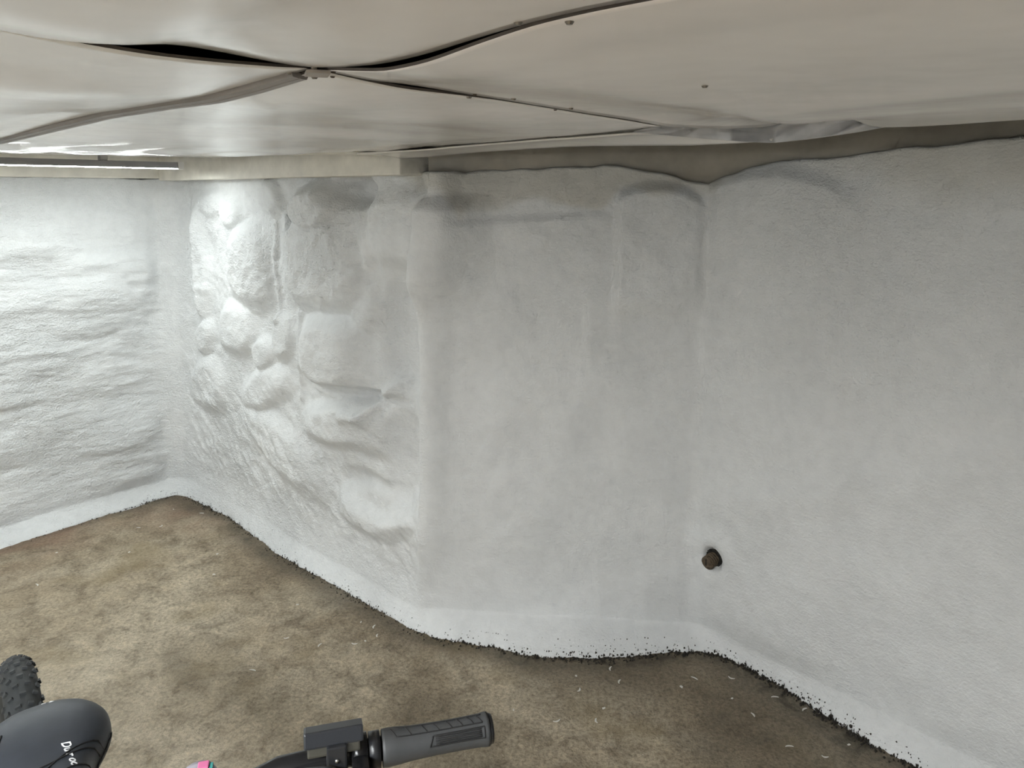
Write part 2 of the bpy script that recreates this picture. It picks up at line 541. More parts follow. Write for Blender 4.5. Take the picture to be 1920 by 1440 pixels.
# swelling around the pipe stub: collar with a brow above
PIPE_S, PIPE_Z = sF + 0.062, 0.333
dp = np.hypot(SS - PIPE_S, ZZ - PIPE_Z)
collar = 0.020 * np.exp(-((dp - 0.075) / 0.03) ** 2) * (0.35 + 0.65 * sstep(-0.02, 0.06, ZZ - PIPE_Z)) - 0.03 * (1 - sstep(0.02, 0.05, dp))
gen = 0.008 * fbm(SS * 2.2, ZZ * 2.2, 51, 2) + 0.0042 * fbm(SS * 9, ZZ * 9, 55, 3) + 0.0013 * fbm(SS * 34, ZZ * 34, 61, 3, 0.6) * (0.5 + 0.9 * wA)
rough = 0.0038 * fbm(SS * 24, ZZ * 24, 71, 3, 0.6) * wA * sstep(0.9, 1.2, ZZ)
REL = relA + lip + strokeA + relL + relB + relC + collar + gen + rough
# lean of the wall edge along the wall
shift_a = np.exp(-((SS - sE) / 0.16) ** 2) * (0.062 * sstep(1.20, 1.50, ZZ) - 0.025 * (1 - sstep(0.2, 0.6, ZZ)))
REL = REL * sstep(0.02, 0.16, ZZ)
FH = 0.064 + 0.014 * fbm(SS * 3, SS * 0 + 5, 93, 2)
fil = np.clip(1 - np.maximum(ZZ, 0) / FH, 0, 1) ** 1.4
PA = (U[:, :1] + NRM[:, :1] * REL + shift_a * (1 - fil)) * (1 - fil) + L[:, :1] * fil
PB = (U[:, 1:] + NRM[:, 1:] * REL) * (1 - fil) + L[:, 1:] * fil
# ragged bottom edge
jag = 0.005 * fbm(S * 30, S * 0 + 3, 91, 4, 0.65)
PA = PA + (NRM[:, :1] * jag[:, None]) * fil ** 3; PB = PB + (NRM[:, 1:] * jag[:, None]) * fil ** 3
# rim turned back at the top
back = []
for off, dz in ((0.010, 0.004), (0.05, 0.006), (0.14, 0.006)):
    back.append((PA[:, -1] - NRM[:, 0] * off, PB[:, -1] - NRM[:, 1] * off, ZZ[:, -1] + dz))
PA = np.concatenate([PA] + [b[0][:, None] for b in back], 1); PB = np.concatenate([PB] + [b[1][:, None] for b in back], 1)
ZZf = np.concatenate([ZZ] + [b[2][:, None] for b in back], 1)
ZZf[:, 0] = -0.01
PX = J[0] + PA * A[0] + PB * B[0]; PY = J[1] + PA * A[1] + PB * B[1]
WALL = np.stack([PX, PY, ZZf], -1)

# shade under the ceiling, painted along the wall tops as a beige tone
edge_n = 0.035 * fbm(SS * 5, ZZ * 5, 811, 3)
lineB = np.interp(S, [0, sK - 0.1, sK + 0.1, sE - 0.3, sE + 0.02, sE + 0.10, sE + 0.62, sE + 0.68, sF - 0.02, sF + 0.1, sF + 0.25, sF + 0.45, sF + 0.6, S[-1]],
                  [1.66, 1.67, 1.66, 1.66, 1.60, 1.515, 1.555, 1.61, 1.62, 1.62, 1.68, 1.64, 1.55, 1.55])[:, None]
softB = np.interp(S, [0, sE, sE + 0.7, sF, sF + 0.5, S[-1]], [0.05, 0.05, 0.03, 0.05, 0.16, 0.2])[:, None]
TOP_SHADE = np.clip(0.85 * sstep(-0.2, 1.0, (ZZ + edge_n - lineB) / softB), 0, 1)
TOP_SHADE = np.concatenate([TOP_SHADE] + [TOP_SHADE[:, -1:]] * 3, 1)
GRIT = np.interp(S, [0, sK, sE - 0.25, sE - 0.05, sE + 0.1, sF, sF + 0.4, S[-1]], [0.9, 0.85, 0.8, 0.35, 0.15, 0.2, 0.4, 0.45])[:, None] * (0.75 + 0.5 * fbm(SS * 2.5, ZZ * 2.5, 821, 3))
GRIT = np.clip(GRIT + 0.45 * wA * sstep(1.15, 1.35, ZZ) * (1 - sstep(1.5, 1.62, ZZ)) * (SS < sE - 0.35), 0.05, 1.3)
GRIT = np.concatenate([GRIT] + [GRIT[:, -1:]] * 3, 1)
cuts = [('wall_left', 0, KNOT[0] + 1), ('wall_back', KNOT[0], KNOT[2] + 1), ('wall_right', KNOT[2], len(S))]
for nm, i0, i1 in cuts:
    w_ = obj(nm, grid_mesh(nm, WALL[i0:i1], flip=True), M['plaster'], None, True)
    w_.data.attributes.new('top_shade', 'FLOAT', 'POINT').data.foreach_set('value', TOP_SHADE[i0:i1].astype(np.float32).ravel())
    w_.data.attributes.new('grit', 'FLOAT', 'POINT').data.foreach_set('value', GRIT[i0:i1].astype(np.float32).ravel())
    tag(w_, {'wall_left': 'white rough-plastered cellar wall on the left under the lamp', 'wall_back': 'white plastered wall with lumpy stones showing and a bulging corner',
             'wall_right': 'smooth white plastered wall on the right with pipe stub'}[nm], 'wall', kind='structure')


def flat_wall(nm, p, q, lab):
    n = 60
    t = np.linspace(0, 1, n)[:, None]
    P = np.array(p)[None] * (1 - t) + np.array(q)[None] * t
    d = np.array(q) - np.array(p); d = d / np.linalg.norm(d); nn = np.array([d[1], -d[0]])
    zz = np.linspace(-0.01, 1.9, 40)
    g = np.zeros((n, 40, 3))
    s_ = (t * np.linalg.norm(np.array(q) - np.array(p)))
    rr = 0.02 * fbm(s_ * 2 + zz[None] * 0, zz[None] * 2 + s_ * 0, 201, 4)
    pa = P[:, :1] + nn[0] * rr; pb = P[:, 1:] + nn[1] * rr
    g[..., 0] = J[0] + pa * A[0] + pb * B[0]; g[..., 1] = J[1] + pa * A[1] + pb * B[1]; g[..., 2] = zz[None]
    tag(obj(nm, grid_mesh(nm, g, True), M['plaster'], None, True), lab, 'wall', kind='structure')


flat_wall('wall_end', (2.72, 1.9), (2.72, -2.6), 'white plastered wall closing the room on the far right')
flat_wall('wall_front', (2.8, -2.55), (-3.4, -2.55), 'white plastered wall behind the viewer')

# ------------------------------------------------------------------ floor
fa = np.linspace(-3.45, 2.85, 420); fb = np.linspace(-2.7, 2.05, 330)
FA, FB = np.meshgrid(fa, fb, indexing='ij')
fz = 0.004 * fbm(FA * 3, FB * 3, 401, 3) + 0.002 * fbm(FA * 14, FB * 14, 411, 3)
# distance to the wall foot
Ls = L[::4]
dmin = np.full(FA.shape, 9.0); di = np.zeros(FA.shape, int)
for k_, p_ in enumerate(Ls):
    d_ = np.hypot(FA - p_[0], FB - p_[1])
    m_ = d_ < dmin
    dmin = np.where(m_, d_, dmin); di = np.where(m_, k_, di)
sfoot = S[::4][di]
fz = fz + 0.012 * np.exp(-(dmin / 0.05) ** 2) * 0
fx, fy = XY(FA, FB)
g = np.stack([fx, fy, fz - 0.002], -1)
fl_me = grid_mesh('floor', g)
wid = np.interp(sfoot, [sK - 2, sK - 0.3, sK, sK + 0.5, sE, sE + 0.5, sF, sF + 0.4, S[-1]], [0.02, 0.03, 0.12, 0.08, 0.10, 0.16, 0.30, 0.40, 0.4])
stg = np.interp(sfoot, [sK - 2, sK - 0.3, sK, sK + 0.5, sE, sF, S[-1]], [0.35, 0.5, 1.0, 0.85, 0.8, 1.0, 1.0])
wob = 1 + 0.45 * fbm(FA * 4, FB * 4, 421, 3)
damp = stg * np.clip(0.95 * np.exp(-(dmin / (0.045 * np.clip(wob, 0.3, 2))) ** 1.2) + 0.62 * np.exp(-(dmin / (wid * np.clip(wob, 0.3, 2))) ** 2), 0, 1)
# old oily stains
for (a, b, ra, rb, k) in ((-0.95, 0.35, 0.10, 0.05, 0.45), (-0.35, 0.62, 0.16, 0.08, 0.5), (-0.25, 0.85, 0.14, 0.07, 0.5), (0.0, 0.95, 0.15, 0.10, 0.45), (-1.75, 0.55, 0.2, 0.06, 0.35), (0.05, 1.35, 0.4, 0.25, 0.35), (-0.9, 0.95, 0.3, 0.15, 0.3)):
    r_ = np.hypot((FA - a) / ra, (FB - b) / rb) + 0.35 * fbm(FA * 7, FB * 7, 433, 3)
    damp = np.clip(damp + k * (1 - sstep(0.5, 1.15, r_)), 0, 1)
red = np.clip(np.exp(-(dmin / 0.25) ** 2) * (1 - sstep(sK + 0.3, sK + 1.1, sfoot)) * (0.6 + 0.8 * fbm(FA * 5, FB * 5, 441, 3)), 0, 1)
pale = np.exp(-(((FA + 1.15) / 1.3) ** 2 + ((FB + 0.1) / 0.6) ** 2)) * np.clip(0.8 + 0.4 * fbm(FA * 2, FB * 2, 445, 2), 0, 1)
pale = np.clip(pale, 0, 1)
at = fl_me.color_attributes.new('stain', 'FLOAT_COLOR', 'POINT')
at.data.foreach_set('color', np.stack([damp, red, pale, np.ones_like(damp)], -1).astype(np.float32).ravel())
floor = obj('floor', fl_me, M['concrete'], None, True)
tag(floor, 'bare brown concrete floor with damp dark edges and stains', 'floor', kind='structure')

# ------------------------------------------------------------------ ceiling: dark deck with bowed white boards nailed below
ceil = tag(abbox('ceiling', -3.5, 2.9, -2.7, 2.2, 1.86, 1.90, M['deck'], None, 0), 'low ceiling of bowed glossy white boards', 'ceiling', kind='structure')

# edge heights (distance from the four-board joint, height), measured along each joint
S2_P1 = [(0, 1.7362), (0.045, 1.7318), (0.118, 1.7275), (0.182, 1.7292), (0.254, 1.7355), (0.316, 1.740), (0.371, 1.7415), (0.421, 1.741), (1.2, 1.73), (2.44, 1.735)]
S2_P4 = [(0, 1.7345), (0.045, 1.7290), (0.118, 1.7205), (0.182, 1.7222), (0.254, 1.7315), (0.316, 1.738), (0.371, 1.7395), (0.421, 1.7395), (1.2, 1.73), (2.44, 1.735)]
S2_P2 = [(-2.44, 1.74), (-1.9, 1.722), (-1.22, 1.7125), (-0.872, 1.7225), (-0.611, 1.729), (-0.371, 1.728), (-0.243, 1.7265), (-0.133, 1.7305), (-0.06, 1.7345), (0, 1.7362)]
S2_P3 = [(-2.44, 1.74), (-1.9, 1.720), (-1.22, 1.7090), (-0.872, 1.7180), (-0.611, 1.7245), (-0.371, 1.7235), (-0.243, 1.7205), (-0.133, 1.7250), (-0.06, 1.7305), (0, 1.7345)]
S1_P1 = [(-1.22, 1.742), (-0.6, 1.738), (-0.302, 1.732), (-0.275, 1.7290), (-0.224, 1.7300), (-0.190, 1.7375), (-0.16, 1.7400), (-0.125, 1.7398), (-0.08, 1.7370), (-0.024, 1.7350), (0, 1.7362)]
S1_P2 = [(-1.22, 1.742), (-0.6, 1.742), (-0.302, 1.736), (-0.275, 1.7325), (-0.224, 1.7290), (-0.172, 1.7275), (-0.109, 1.7290), (-0.03, 1.7330), (0, 1.7362)]
S1_P4 = [(0, 1.7345), (0.069, 1.7300), (0.125, 1.7315), (0.225, 1.7290), (0.297, 1.7275), (0.426, 1.7245), (0.493, 1.7230), (0.597, 1.7215), (0.714, 1.7175), (0.828, 1.721), (0.933, 1.726), (1.127, 1.739), (1.19, 1.748)]
S1_P3 = [(0, 1.7345), (0.069, 1.7290), (0.125, 1.7260), (0.225, 1.7270), (0.297, 1.7268), (0.426, 1.7240), (0.493, 1.7222), (0.597, 1.7205), (0.714, 1.7170), (0.80, 1.730), (0.95, 1.745), (1.19, 1.766)]
P3_FAR = [(-2.44, 1.752), (-2.2, 1.752), (-1.8, 1.745), (-1.45, 1.732), (-1.33, 1.727), (-1.19, 1.727), (-1.0, 1.739), (-0.7, 1.745), (-0.36, 1.755), (0, 1.766)]
P4_FAR = [(0, 1.748), (0.032, 1.764), (0.075, 1.774), (0.107, 1.779), (0.169, 1.757), (0.228, 1.734), (0.349, 1.733), (0.471, 1.734), (1.2, 1.73), (2.44, 1.735)]
FLATA = lambda lo, hi: [(lo, 1.742), ((lo + hi) / 2, 1.730), (hi, 1.742)]


def prof(tab):
    x = np.array([t[0] for t in tab]); y = np.array([t[1] for t in tab])
    dense = np.linspace(x[0], x[-1], 800)
    yy = np.interp(dense, x, y)
    k = np.exp(-(np.arange(-30, 31) * (dense[1] - dense[0]) / 0.016) ** 2 / 2); k /= k.sum()
    yp = np.pad(yy, 30, mode='edge')
    ys = np.convolve(yp, k, 'valid')
    ys = ys + (yy[0] - ys[0]) * np.exp(-(dense - dense[0]) / 0.03) + (yy[-1] - ys[-1]) * np.exp(-(dense[-1] - dense) / 0.03)
    return lambda t: np.interp(t, dense, ys)


def panel(a0, a1, b0, b1, lo, hi, left, right, extra=None, na=130, nb=90, seed=1, wav=0.0026):
    """board between a0..a1, b0..b1; lo/hi: height along a at b0/b1; left/right: height along b at a0/a1"""
    lo, hi, left, right = map(prof, (lo, hi, left, right))
    # denser towards the joint corner
    a = np.linspace(0, 1, na); b = np.linspace(0, 1, nb)
    if a1 == 0: a = 1 - (1 - a) ** 1.5
    if a0 == 0: a = a ** 1.5
    aa = a0 + (a1 - a0) * a; bb = b0 + (b1 - b0) * b
    AG, BG = np.meshgrid(aa, bb, indexing='ij')
    u = (AG - a0) / (a1 - a0); w = (BG - b0) / (b1 - b0)
    c00, c10, c01, c11 = lo(a0), lo(a1), hi(a0), hi(a1)
    z = (1 - w) * lo(AG) + w * hi(AG) + (1 - u) * left(BG) + u * right(BG) - ((1 - u) * (1 - w) * c00 + u * (1 - w) * c10 + (1 - u) * w * c01 + u * w * c11)
    bubble = np.sin(np.pi * u) * np.sin(np.pi * w)
    inner = np.clip(np.minimum(np.minimum(u, 1 - u) * (a1 - a0), np.minimum(w, 1 - w) * (b1 - b0)) / 0.06, 0, 1)
    z = z + wav * fbm(AG * 3.2, BG * 3.2, 500 + seed, 2) * inner
    if extra is not None:
        z = z + extra(AG, BG, u, w, bubble, inner)
    x, y = XY(AG, BG)
    bot = np.stack([x, y, z], -1); top = np.stack([x, y, z + 0.0032], -1)
    n0 = na * nb
    idx = np.arange(n0).reshape(na, nb)
    q = np.stack([idx[:-1, :-1], idx[:-1, 1:], idx[1:, 1:], idx[1:, :-1]], -1).reshape(-1, 4)
    rim = np.r_[idx[:, 0], idx[-1, 1:], idx[-2::-1, -1], idx[0, -2:0:-1]]
    rn = np.roll(rim, -1)
    side = np.stack([rim, rn, rn + n0, rim + n0], -1)
    me = raw_mesh('ceiling_panel', np.vstack([bot.reshape(-1, 3), top.reshape(-1, 3)]), np.vstack([q, q[:, ::-1] + n0, side]))
    me.materials.append(M['panel']); me.materials.append(M['board_edge'])
    me.polygons.foreach_set('material_index', [0] * (2 * len(q)) + [1] * len(side))
    me.polygons.foreach_set('use_smooth', [True] * (2 * len(q)) + [False] * len(side))
    o = bpy.data.objects.new('ceiling_panel', me)
    COL.objects.link(o)
    o.parent = ceil
    return o


def x_p2(a, b, u, w, bub, inn):
    return -0.006 * bub + 0.005 * np.sin(a * 8 + 1.5 + 2 * b) * inn * sstep(0.05, 0.25, -a) + 0.0035 * np.sin(b * 26 + a * 5) * np.exp(-((b + 0.12) / 0.22) ** 2) * inn * sstep(0.1, 0.7, -a)


def x_p3(a, b, u, w, bub, inn):
    z = 0.004 * bub
    z = z + 0.004 * np.sin(a * 9 + 0.8 * np.sin(b * 8)) * inn * np.exp(-((b - 0.35) / 0.3) ** 2)
    z = z - 0.006 * np.exp(-(((a + 0.62) / 0.07) ** 2 + ((b - 0.48) / 0.16) ** 2)) + 0.004 * np.exp(-(((a + 0.35) / 0.06) ** 2 + ((b - 0.42) / 0.16) ** 2))
    z = z + 0.0035 * np.sin(b * 34) * sstep(0.9, 1.5, -a) * inn
    z = z + 0.028 * np.exp(-(((a + 1.65) / 0.40) ** 2 + ((b - 0.95) / 0.16) ** 2))
    return z


def x_p4(a, b, u, w, bub, inn):
    z = -0.006 * bub
    z = z - 0.007 * np.exp(-np.abs((b - 0.55 + 0.25 * (a - 0.45)) / 0.09) ** 1.5) * sstep(0.15, 0.38, a)
    t_ = np.clip((1.19 - b) / 0.46, 0, 1)
    ac = 0.10 + 0.17 * t_
    z = z + (0.030 * sstep(0.0, 0.25, t_) * (1 - sstep(0.55, 1.0, t_))) * np.exp(-((a - ac) / 0.07) ** 2)
    return z


def x_p1(a, b, u, w, bub, inn):
    return -0.010 * bub + 0.002 * np.sin(a * 22 + b * 9) * inn * np.exp(-((a - 0.1) / 0.15) ** 2)


GAP = 0.0015
p1 = panel(GAP, 2.44, -1.22, -GAP, FLATA(0, 2.44), S2_P1, S1_P1, [(-1.22, 1.742), (-0.6, 1.73), (0, 1.735)], x_p1, seed=1)
p2 = panel(-2.44, -GAP, -1.22, -GAP, FLATA(-2.44, 0), S2_P2, [(-1.22, 1.742), (-0.6, 1.73), (0, 1.74)], S1_P2, x_p2, seed=2)
p3 = panel(-2.44, -GAP, GAP, 1.19, S2_P3, P3_FAR, [(0, 1.74), (0.6, 1.742), (1.19, 1.752)], S1_P3, x_p3, 150, 110, seed=3)
p4 = panel(GAP, 2.44, GAP, 1.19, S2_P4, P4_FAR, S1_P4, [(0, 1.735), (0.6, 1.725), (1.19, 1.735)], x_p4, 150, 110, seed=4)
panel(-3.34, -2.443, GAP, 1.19, [(-3.34, 1.765), (-2.44, 1.74)], [(-3.34, 1.78), (-2.44, 1.752)], [(0, 1.765), (1.19, 1.78)], [(0, 1.74), (0.6, 1.742), (1.19, 1.752)], None, 30, 40, seed=5)
panel(-3.34, -2.443, -1.22, -GAP, [(-3.34, 1.76), (-2.44, 1.742)], [(-3.34, 1.765), (-2.44, 1.74)], [(-1.22, 1.76), (0, 1.765)], [(-1.22, 1.742), (-0.6, 1.73), (0, 1.74)], None, 30, 40, seed=6)
for a0_, a1_ in ((-3.34, -2.443), (-2.44, -0.002), (0.002, 2.75)):
    panel(a0_, a1_, -2.6, -1.223, FLATA(a0_, a1_), FLATA(a0_, a1_), [(-2.6, 1.742), (-1.9, 1.732), (-1.22, 1.742)], [(-2.6, 1.742), (-1.9, 1.732), (-1.22, 1.742)], None, 40, 30, seed=7)
panel(2.443, 2.75, -1.22, 1.19, FLATA(2.44, 2.75), FLATA(2.44, 2.75), [(-1.22, 1.742), (0, 1.735), (1.19, 1.735)], [(-1.22, 1.742), (0, 1.74), (1.19, 1.742)], None, 12, 40, seed=8)

# joint strip between the two left-hand boards
f2 = prof(S2_P2); f3 = prof(S2_P3)
bm = bmesh.new()
ring_prev = None
for a_ in np.r_[np.linspace(-2.44, -0.5, 60), np.linspace(-0.49, -0.035, 40)]:
    zc = 0.5 * (f2(a_) + f3(a_))
    hw = 0.011
    pts = [(-hw, -0.0005), (-hw + 0.002, -0.005), (-0.001, -0.0055), (0.0, -0.004), (0.001, -0.0055), (hw - 0.002, -0.005), (hw, -0.0005), (hw, 0.001), (-hw, 0.001)]
    slope = (f3(a_) - f2(a_)) / 0.02
    r_ = [bm.verts.new(W(a_, q[0], zc + q[1] + slope * q[0] * 0.6)) for q in pts]
    if ring_prev:
        for k in range(len(r_)):
            bm.faces.new((ring_prev[k], ring_prev[(k + 1) % len(r_)], r_[(k + 1) % len(r_)], r_[k]))
    else:
        bm.faces.new(r_)
    ring_prev = r_
bm.faces.new(ring_prev[::-1])
tag(obj('joint_strip', bm, M['strip'], ceil), 'taupe strip covering a ceiling joint')
# small plate where the four boards meet
bm = bmesh.new()
add_box(bm, W(0.0, 0.0, 1.7305), (0.034, 0.026, 0.004), ANG - 0.5, 0.001)
obj('joint_plate', bm, M['plate'], ceil)


def disc_mesh(r, h):
    bm = bmesh.new()
    bmesh.ops.create_cone(bm, cap_ends=True, segments=10, radius1=r * 0.6, radius2=r, depth=h)
    me = bpy.data.meshes.new('screw'); bm.to_mesh(me); bm.free()
    return me


scr = disc_mesh(0.0042, 0.0025); scr.materials.append(M['screw'])
rst = disc_mesh(0.0030, 0.0015); rst.materials.append(M['rust'])


def surf_z(a, b, p):
    """height of a board's underside at room point a, b"""
    x, y = XY(a, b)
    hit, loc, nrm, idx = p.ray_cast(Vector((x, y, 1.4)), Vector((0, 0, 1)))
    return loc.z if hit else 1.735


bpy.context.view_layer.update()
SCREWS = [(p3, -0.37, 0.004), (p3, -0.03, 0.016), (p2, -0.04, -0.010), (p3, -0.012, 0.028), (p1, 0.31, -0.012), (p4, 0.345, 0.012), (p4, 0.010, 0.235), (p3, -0.006, 0.24), (p4, 0.02, 0.30), (p3, -0.004, 0.42), (p4, 0.018, 0.43),
          (p3, -0.9, 0.006), (p4, 0.01, 0.014), (p1, 0.012, -0.012), (p4, 0.30, 0.32)]
for k, (p_, a_, b_) in enumerate(SCREWS):
    o = obj('screw', scr if k % 3 else rst, None, ceil)
    o.location = W(a_, b_, surf_z(a_, b_, p_) - 0.001)
for k, a_ in enumerate((-1.95, -1.86, -1.74, -1.62, -1.55, -1.45, -1.12, -0.85, -0.55)):
    b_ = 1.03 + 0.10 * ((k * 37) % 10) / 10
    o = obj('screw', rst, None, ceil)
    o.location = W(a_, b_, surf_z(a_, b_, p3) - 0.0005)

# cover board sloping down to the beam at the end of the boards
bm = bmesh.new()
n_ = 14
rows = []
for k in range(n_ + 1):
    a_ = -1.95 + (0.615) * k / n_
    zt = surf_z(a_, 1.0, p3)
    zf = surf_z(a_, 1.18, p3)
    rows.append([bm.verts.new(W(a_, b_, z_)) for b_, z_ in ((1.0, zt - 0.004), (1.10, surf_z(a_, 1.10, p3) - 0.006), (1.198, zf - 0.007), (1.198, zf - 0.003), (1.0, zt - 0.001))])
for r0, r1 in zip(rows, rows[1:]):
    for k in range(5):
        bm.faces.new((r0[k], r0[(k + 1) % 5], r1[(k + 1) % 5], r1[k]))
bm.faces.new(rows[0]); bm.faces.new(rows[-1][::-1])
tag(obj('cover_board', bm, M['timber'], ceil), 'cream board closing the ceiling edge')

# narrow filler board beyond, hanging free where the wall steps back
fn = prof([(-1.32, 1.722), (-1.081, 1.722), (-0.984, 1.722), (-0.826, 1.726), (-0.569, 1.730), (-0.397, 1.731), (-0.28, 1.735), (-0.233, 1.734), (-0.134, 1.724), (-0.057, 1.718), (0.0, 1.714)])
bn = prof([(-1.32, 1.02), (-0.40, 1.02), (-0.28, 1.04), (-0.233, 1.08), (-0.134, 1.14), (-0.057, 1.17), (0.0, 1.19)])
ff = prof([(-1.32, 1.7125), (-1.19, 1.714), (-0.942, 1.722), (-0.626, 1.725), (-0.497, 1.723), (-0.209, 1.713), (0.0, 1.714)])
aa_ = np.linspace(-1.325, -0.005, 70); vv_ = np.linspace(0, 1, 12)
AG_, VG_ = np.meshgrid(aa_, vv_, indexing='ij')
zz_ = fn(AG_) * (1 - VG_ ** 1.6) + ff(AG_) * VG_ ** 1.6 + 0.003 * np.sin(np.pi * VG_)
x_, y_ = XY(AG_, bn(AG_) * (1 - VG_) + 1.205 * VG_)
fb_o = obj('filler_board', grid_mesh('filler_board', np.stack([x_, y_, zz_], -1), True), M['panel'], ceil, True)
so_ = fb_o.modifiers.new('thickness', 'SOLIDIFY'); so_.thickness = 0.004; so_.offset = -1

# ------------------------------------------------------------------ timbers above the plaster
t1 = tag(abbox('trim_1', -3.27, -1.335, 1.205, 1.36, 1.658, 1.86, M['timber'], None, 0.006), 'cream painted beam on top of the lumpy stone wall', 'beam', kind='structure')
t2 = tag(abbox('trim_2', -3.42, -3.262, -2.6, 1.30, 1.668, 1.86, M['timber'], None, 0.006), 'cream painted beam above the left wall behind the lamp', 'beam', kind='structure')


def sill(nm, i0, i1, off, z0, z1, m, lab):
    idx = np.arange(i0, i1, 3)
    P0 = U[idx] - NRM[idx] * off; P1 = U[idx] - NRM[idx] * (off + 0.06)
    g = np.zeros((len(idx), 5, 3))
    for k, (P, z) in enumerate(((P1, z0), (P0, z0), (P0, z1), (P1, z1), (P1, z0))):
        g[:, k, 0] = J[0] + P[:, 0] * A[0] + P[:, 1] * B[0]; g[:, k, 1] = J[1] + P[:, 0] * A[1] + P[:, 1] * B[1]; g[:, k, 2] = z
    return tag(obj(nm, grid_mesh(nm, g), m), lab, 'beam', kind='structure')


sill('trim_3', KNOT[1] + 2, KNOT[2] + 3, 0.02, 1.56, 1.86, M['timber_shaded'], 'beige timber with painted-in shade above the bulging wall corner')
sill('trim_4', KNOT[2] - 3, len(S), 0.015, 1.56, 1.86, M['timber_shaded'], 'beige timber with painted-in shade above the smooth right wall')

# ------------------------------------------------------------------ batten lamps
def batten(name, a, b0, b1, zb, glow, label, axis='b'):
    """slim batten: housing, glowing diffuser, two end caps; zb = underside"""
    Lb = abs(b1 - b0)
    if axis == 'b':
        c = W(a, (b0 + b1) / 2, zb); rz = ANG + math.pi / 2
    else:
        c = W((b0 + b1) / 2, a, zb); rz = ANG
    t = empty(name, c, rz)
    tag(t, label, 'lamp')
    bm = bmesh.new()
    prof_ = [(-0.030, 0.003), (-0.034, 0.006), (-0.030, 0.030), (0.030, 0.030), (0.034, 0.006), (0.030, 0.003)]
    e0 = [bm.verts.new((-Lb / 2, y, z)) for y, z in prof_]; e1 = [bm.verts.new((Lb / 2, y, z)) for y, z in prof_]
    for k in range(6):
        bm.faces.new((e0[k], e0[(k + 1) % 6], e1[(k + 1) % 6], e1[k]))
    bm.faces.new(e0); bm.faces.new(e1[::-1])
    obj('housing', bm, M['lamp_body'], t)
    bm = bmesh.new()
    prof_ = [(0.029, 0.006)] + [(0.029 * math.cos(x), 0.0045 - 0.0045 * math.sin(x)) for x in np.linspace(0.1, math.pi - 0.1, 9)] + [(-0.029, 0.006)]
    e0 = [bm.verts.new((-Lb / 2 + 0.004, y, z)) for y, z in prof_]; e1 = [bm.verts.new((Lb / 2 - 0.004, y, z)) for y, z in prof_]
    for k in range(len(prof_)):
        k2 = (k + 1) % len(prof_)
        bm.faces.new((e0[k], e0[k2], e1[k2], e1[k]))
    bm.faces.new(e0); bm.faces.new(e1[::-1])
    obj('diffuser', bm, glow, t)
    for s in (-1, 1):
        box('end_cap', (s * (Lb / 2 + 0.011), 0, 0.016), (0.026, 0.072, 0.034), M['lamp_cap'], t, None, 0.003)
        box('mounting_bracket', (s * Lb * 0.3, 0, 0.042), (0.03, 0.03, 0.026), M['lamp_cap'], t, None, 0.002)
    return t


batten('batten_lamp', -2.70, -0.47, 1.04, 1.701, M['glow_left'], 'slim grey batten lamp glowing under the ceiling beside the left wall')
batten('batten_lamp', -1.30, -0.45, 0.75, 1.674, M['glow_room'], 'slim batten lamp under the ceiling behind the viewer', axis='a')

# ------------------------------------------------------------------ crumpled plastic sheet by the ceiling corner
def sheet():
    top = [(-0.274, 1.741), (-0.212, 1.753), (-0.101, 1.747), (-0.039, 1.746), (-0.008, 1.749), (0.028, 1.77), (0.103, 1.786), (0.175, 1.762), (0.226, 1.740)]
    bot = [(-0.274, 1.738), (-0.212, 1.73), (-0.1, 1.717), (-0.038, 1.71), (-0.006, 1.71), (0.106, 1.717), (0.177, 1.726), (0.226, 1.733)]
    ft = prof(top); fb_ = prof(bot)
    na, nv = 110, 26
    aa = np.linspace(-0.274, 0.226, na); vv = np.linspace(0, 1, nv)
    AG, VG = np.meshgrid(aa, vv, indexing='ij')
    z = ft(AG) * (1 - VG) + fb_(AG) * VG
    d = AG * 0.9 - z * 2.2
    fold = 0.016 * np.abs(fbm(d * 7, (AG + z * 3) * 2.0, 601, 2)) + 0.012 * np.abs(((d * 8 + 0.6 * vnoise(AG * 8, VG * 2, 607)) % 1.0) - 0.5)
    b = np.interp(AG, [-0.274, -0.06, -0.005, 0.226], [1.03, 1.09, 1.198, 1.205]) + fold * 0.8 - 0.004 * VG
    x, y = XY(AG, b)
    me = grid_mesh('plastic_sheet', np.stack([x, y, z], -1))
    o = obj('plastic_sheet', me, M['sheet'], None, False)
    sol = o.modifiers.new('thickness', 'SOLIDIFY'); sol.thickness = 0.0012
    return tag(o, 'crumpled grey plastic sheet hanging at the ceiling corner above the right wall', 'plastic sheet')


sheet()

# ------------------------------------------------------------------ pipe stub in the wall
ip = int(np.argmin(np.abs(S - PIPE_S)))
pb_ = U[ip] + NRM[ip] * 0.002
px, py = XY(*pb_)
nd = np.array([NRM[ip, 0] * A[0] + NRM[ip, 1] * B[0], NRM[ip, 0] * A[1] + NRM[ip, 1] * B[1]])
pipe = empty('pipe_stub', (px, py, PIPE_Z), math.atan2(nd[1], nd[0]))
tag(pipe, 'rusty iron pipe stub poking from a ragged dark hole in the right wall', 'pipe')
bm = bmesh.new()
rng = random.Random(8)
segs = 44
rings = []
for rr, hx in ((0.0, 0.004), (0.018, 0.006), (0.030, 0.010), (1.0, -0.003)):
    ring = []
    for k in range(segs):
        t_ = 2 * math.pi * k / segs
        R_ = rr if rr < 0.5 else 0.037 * (1 + 0.22 * rng.uniform(-1, 1) + 0.14 * math.sin(3 * t_ + 0.4))
        ring.append(bm.verts.new((hx + 0.003 * rng.uniform(-1, 1), R_ * math.cos(t_), R_ * math.sin(t_))))
    rings.append(ring)
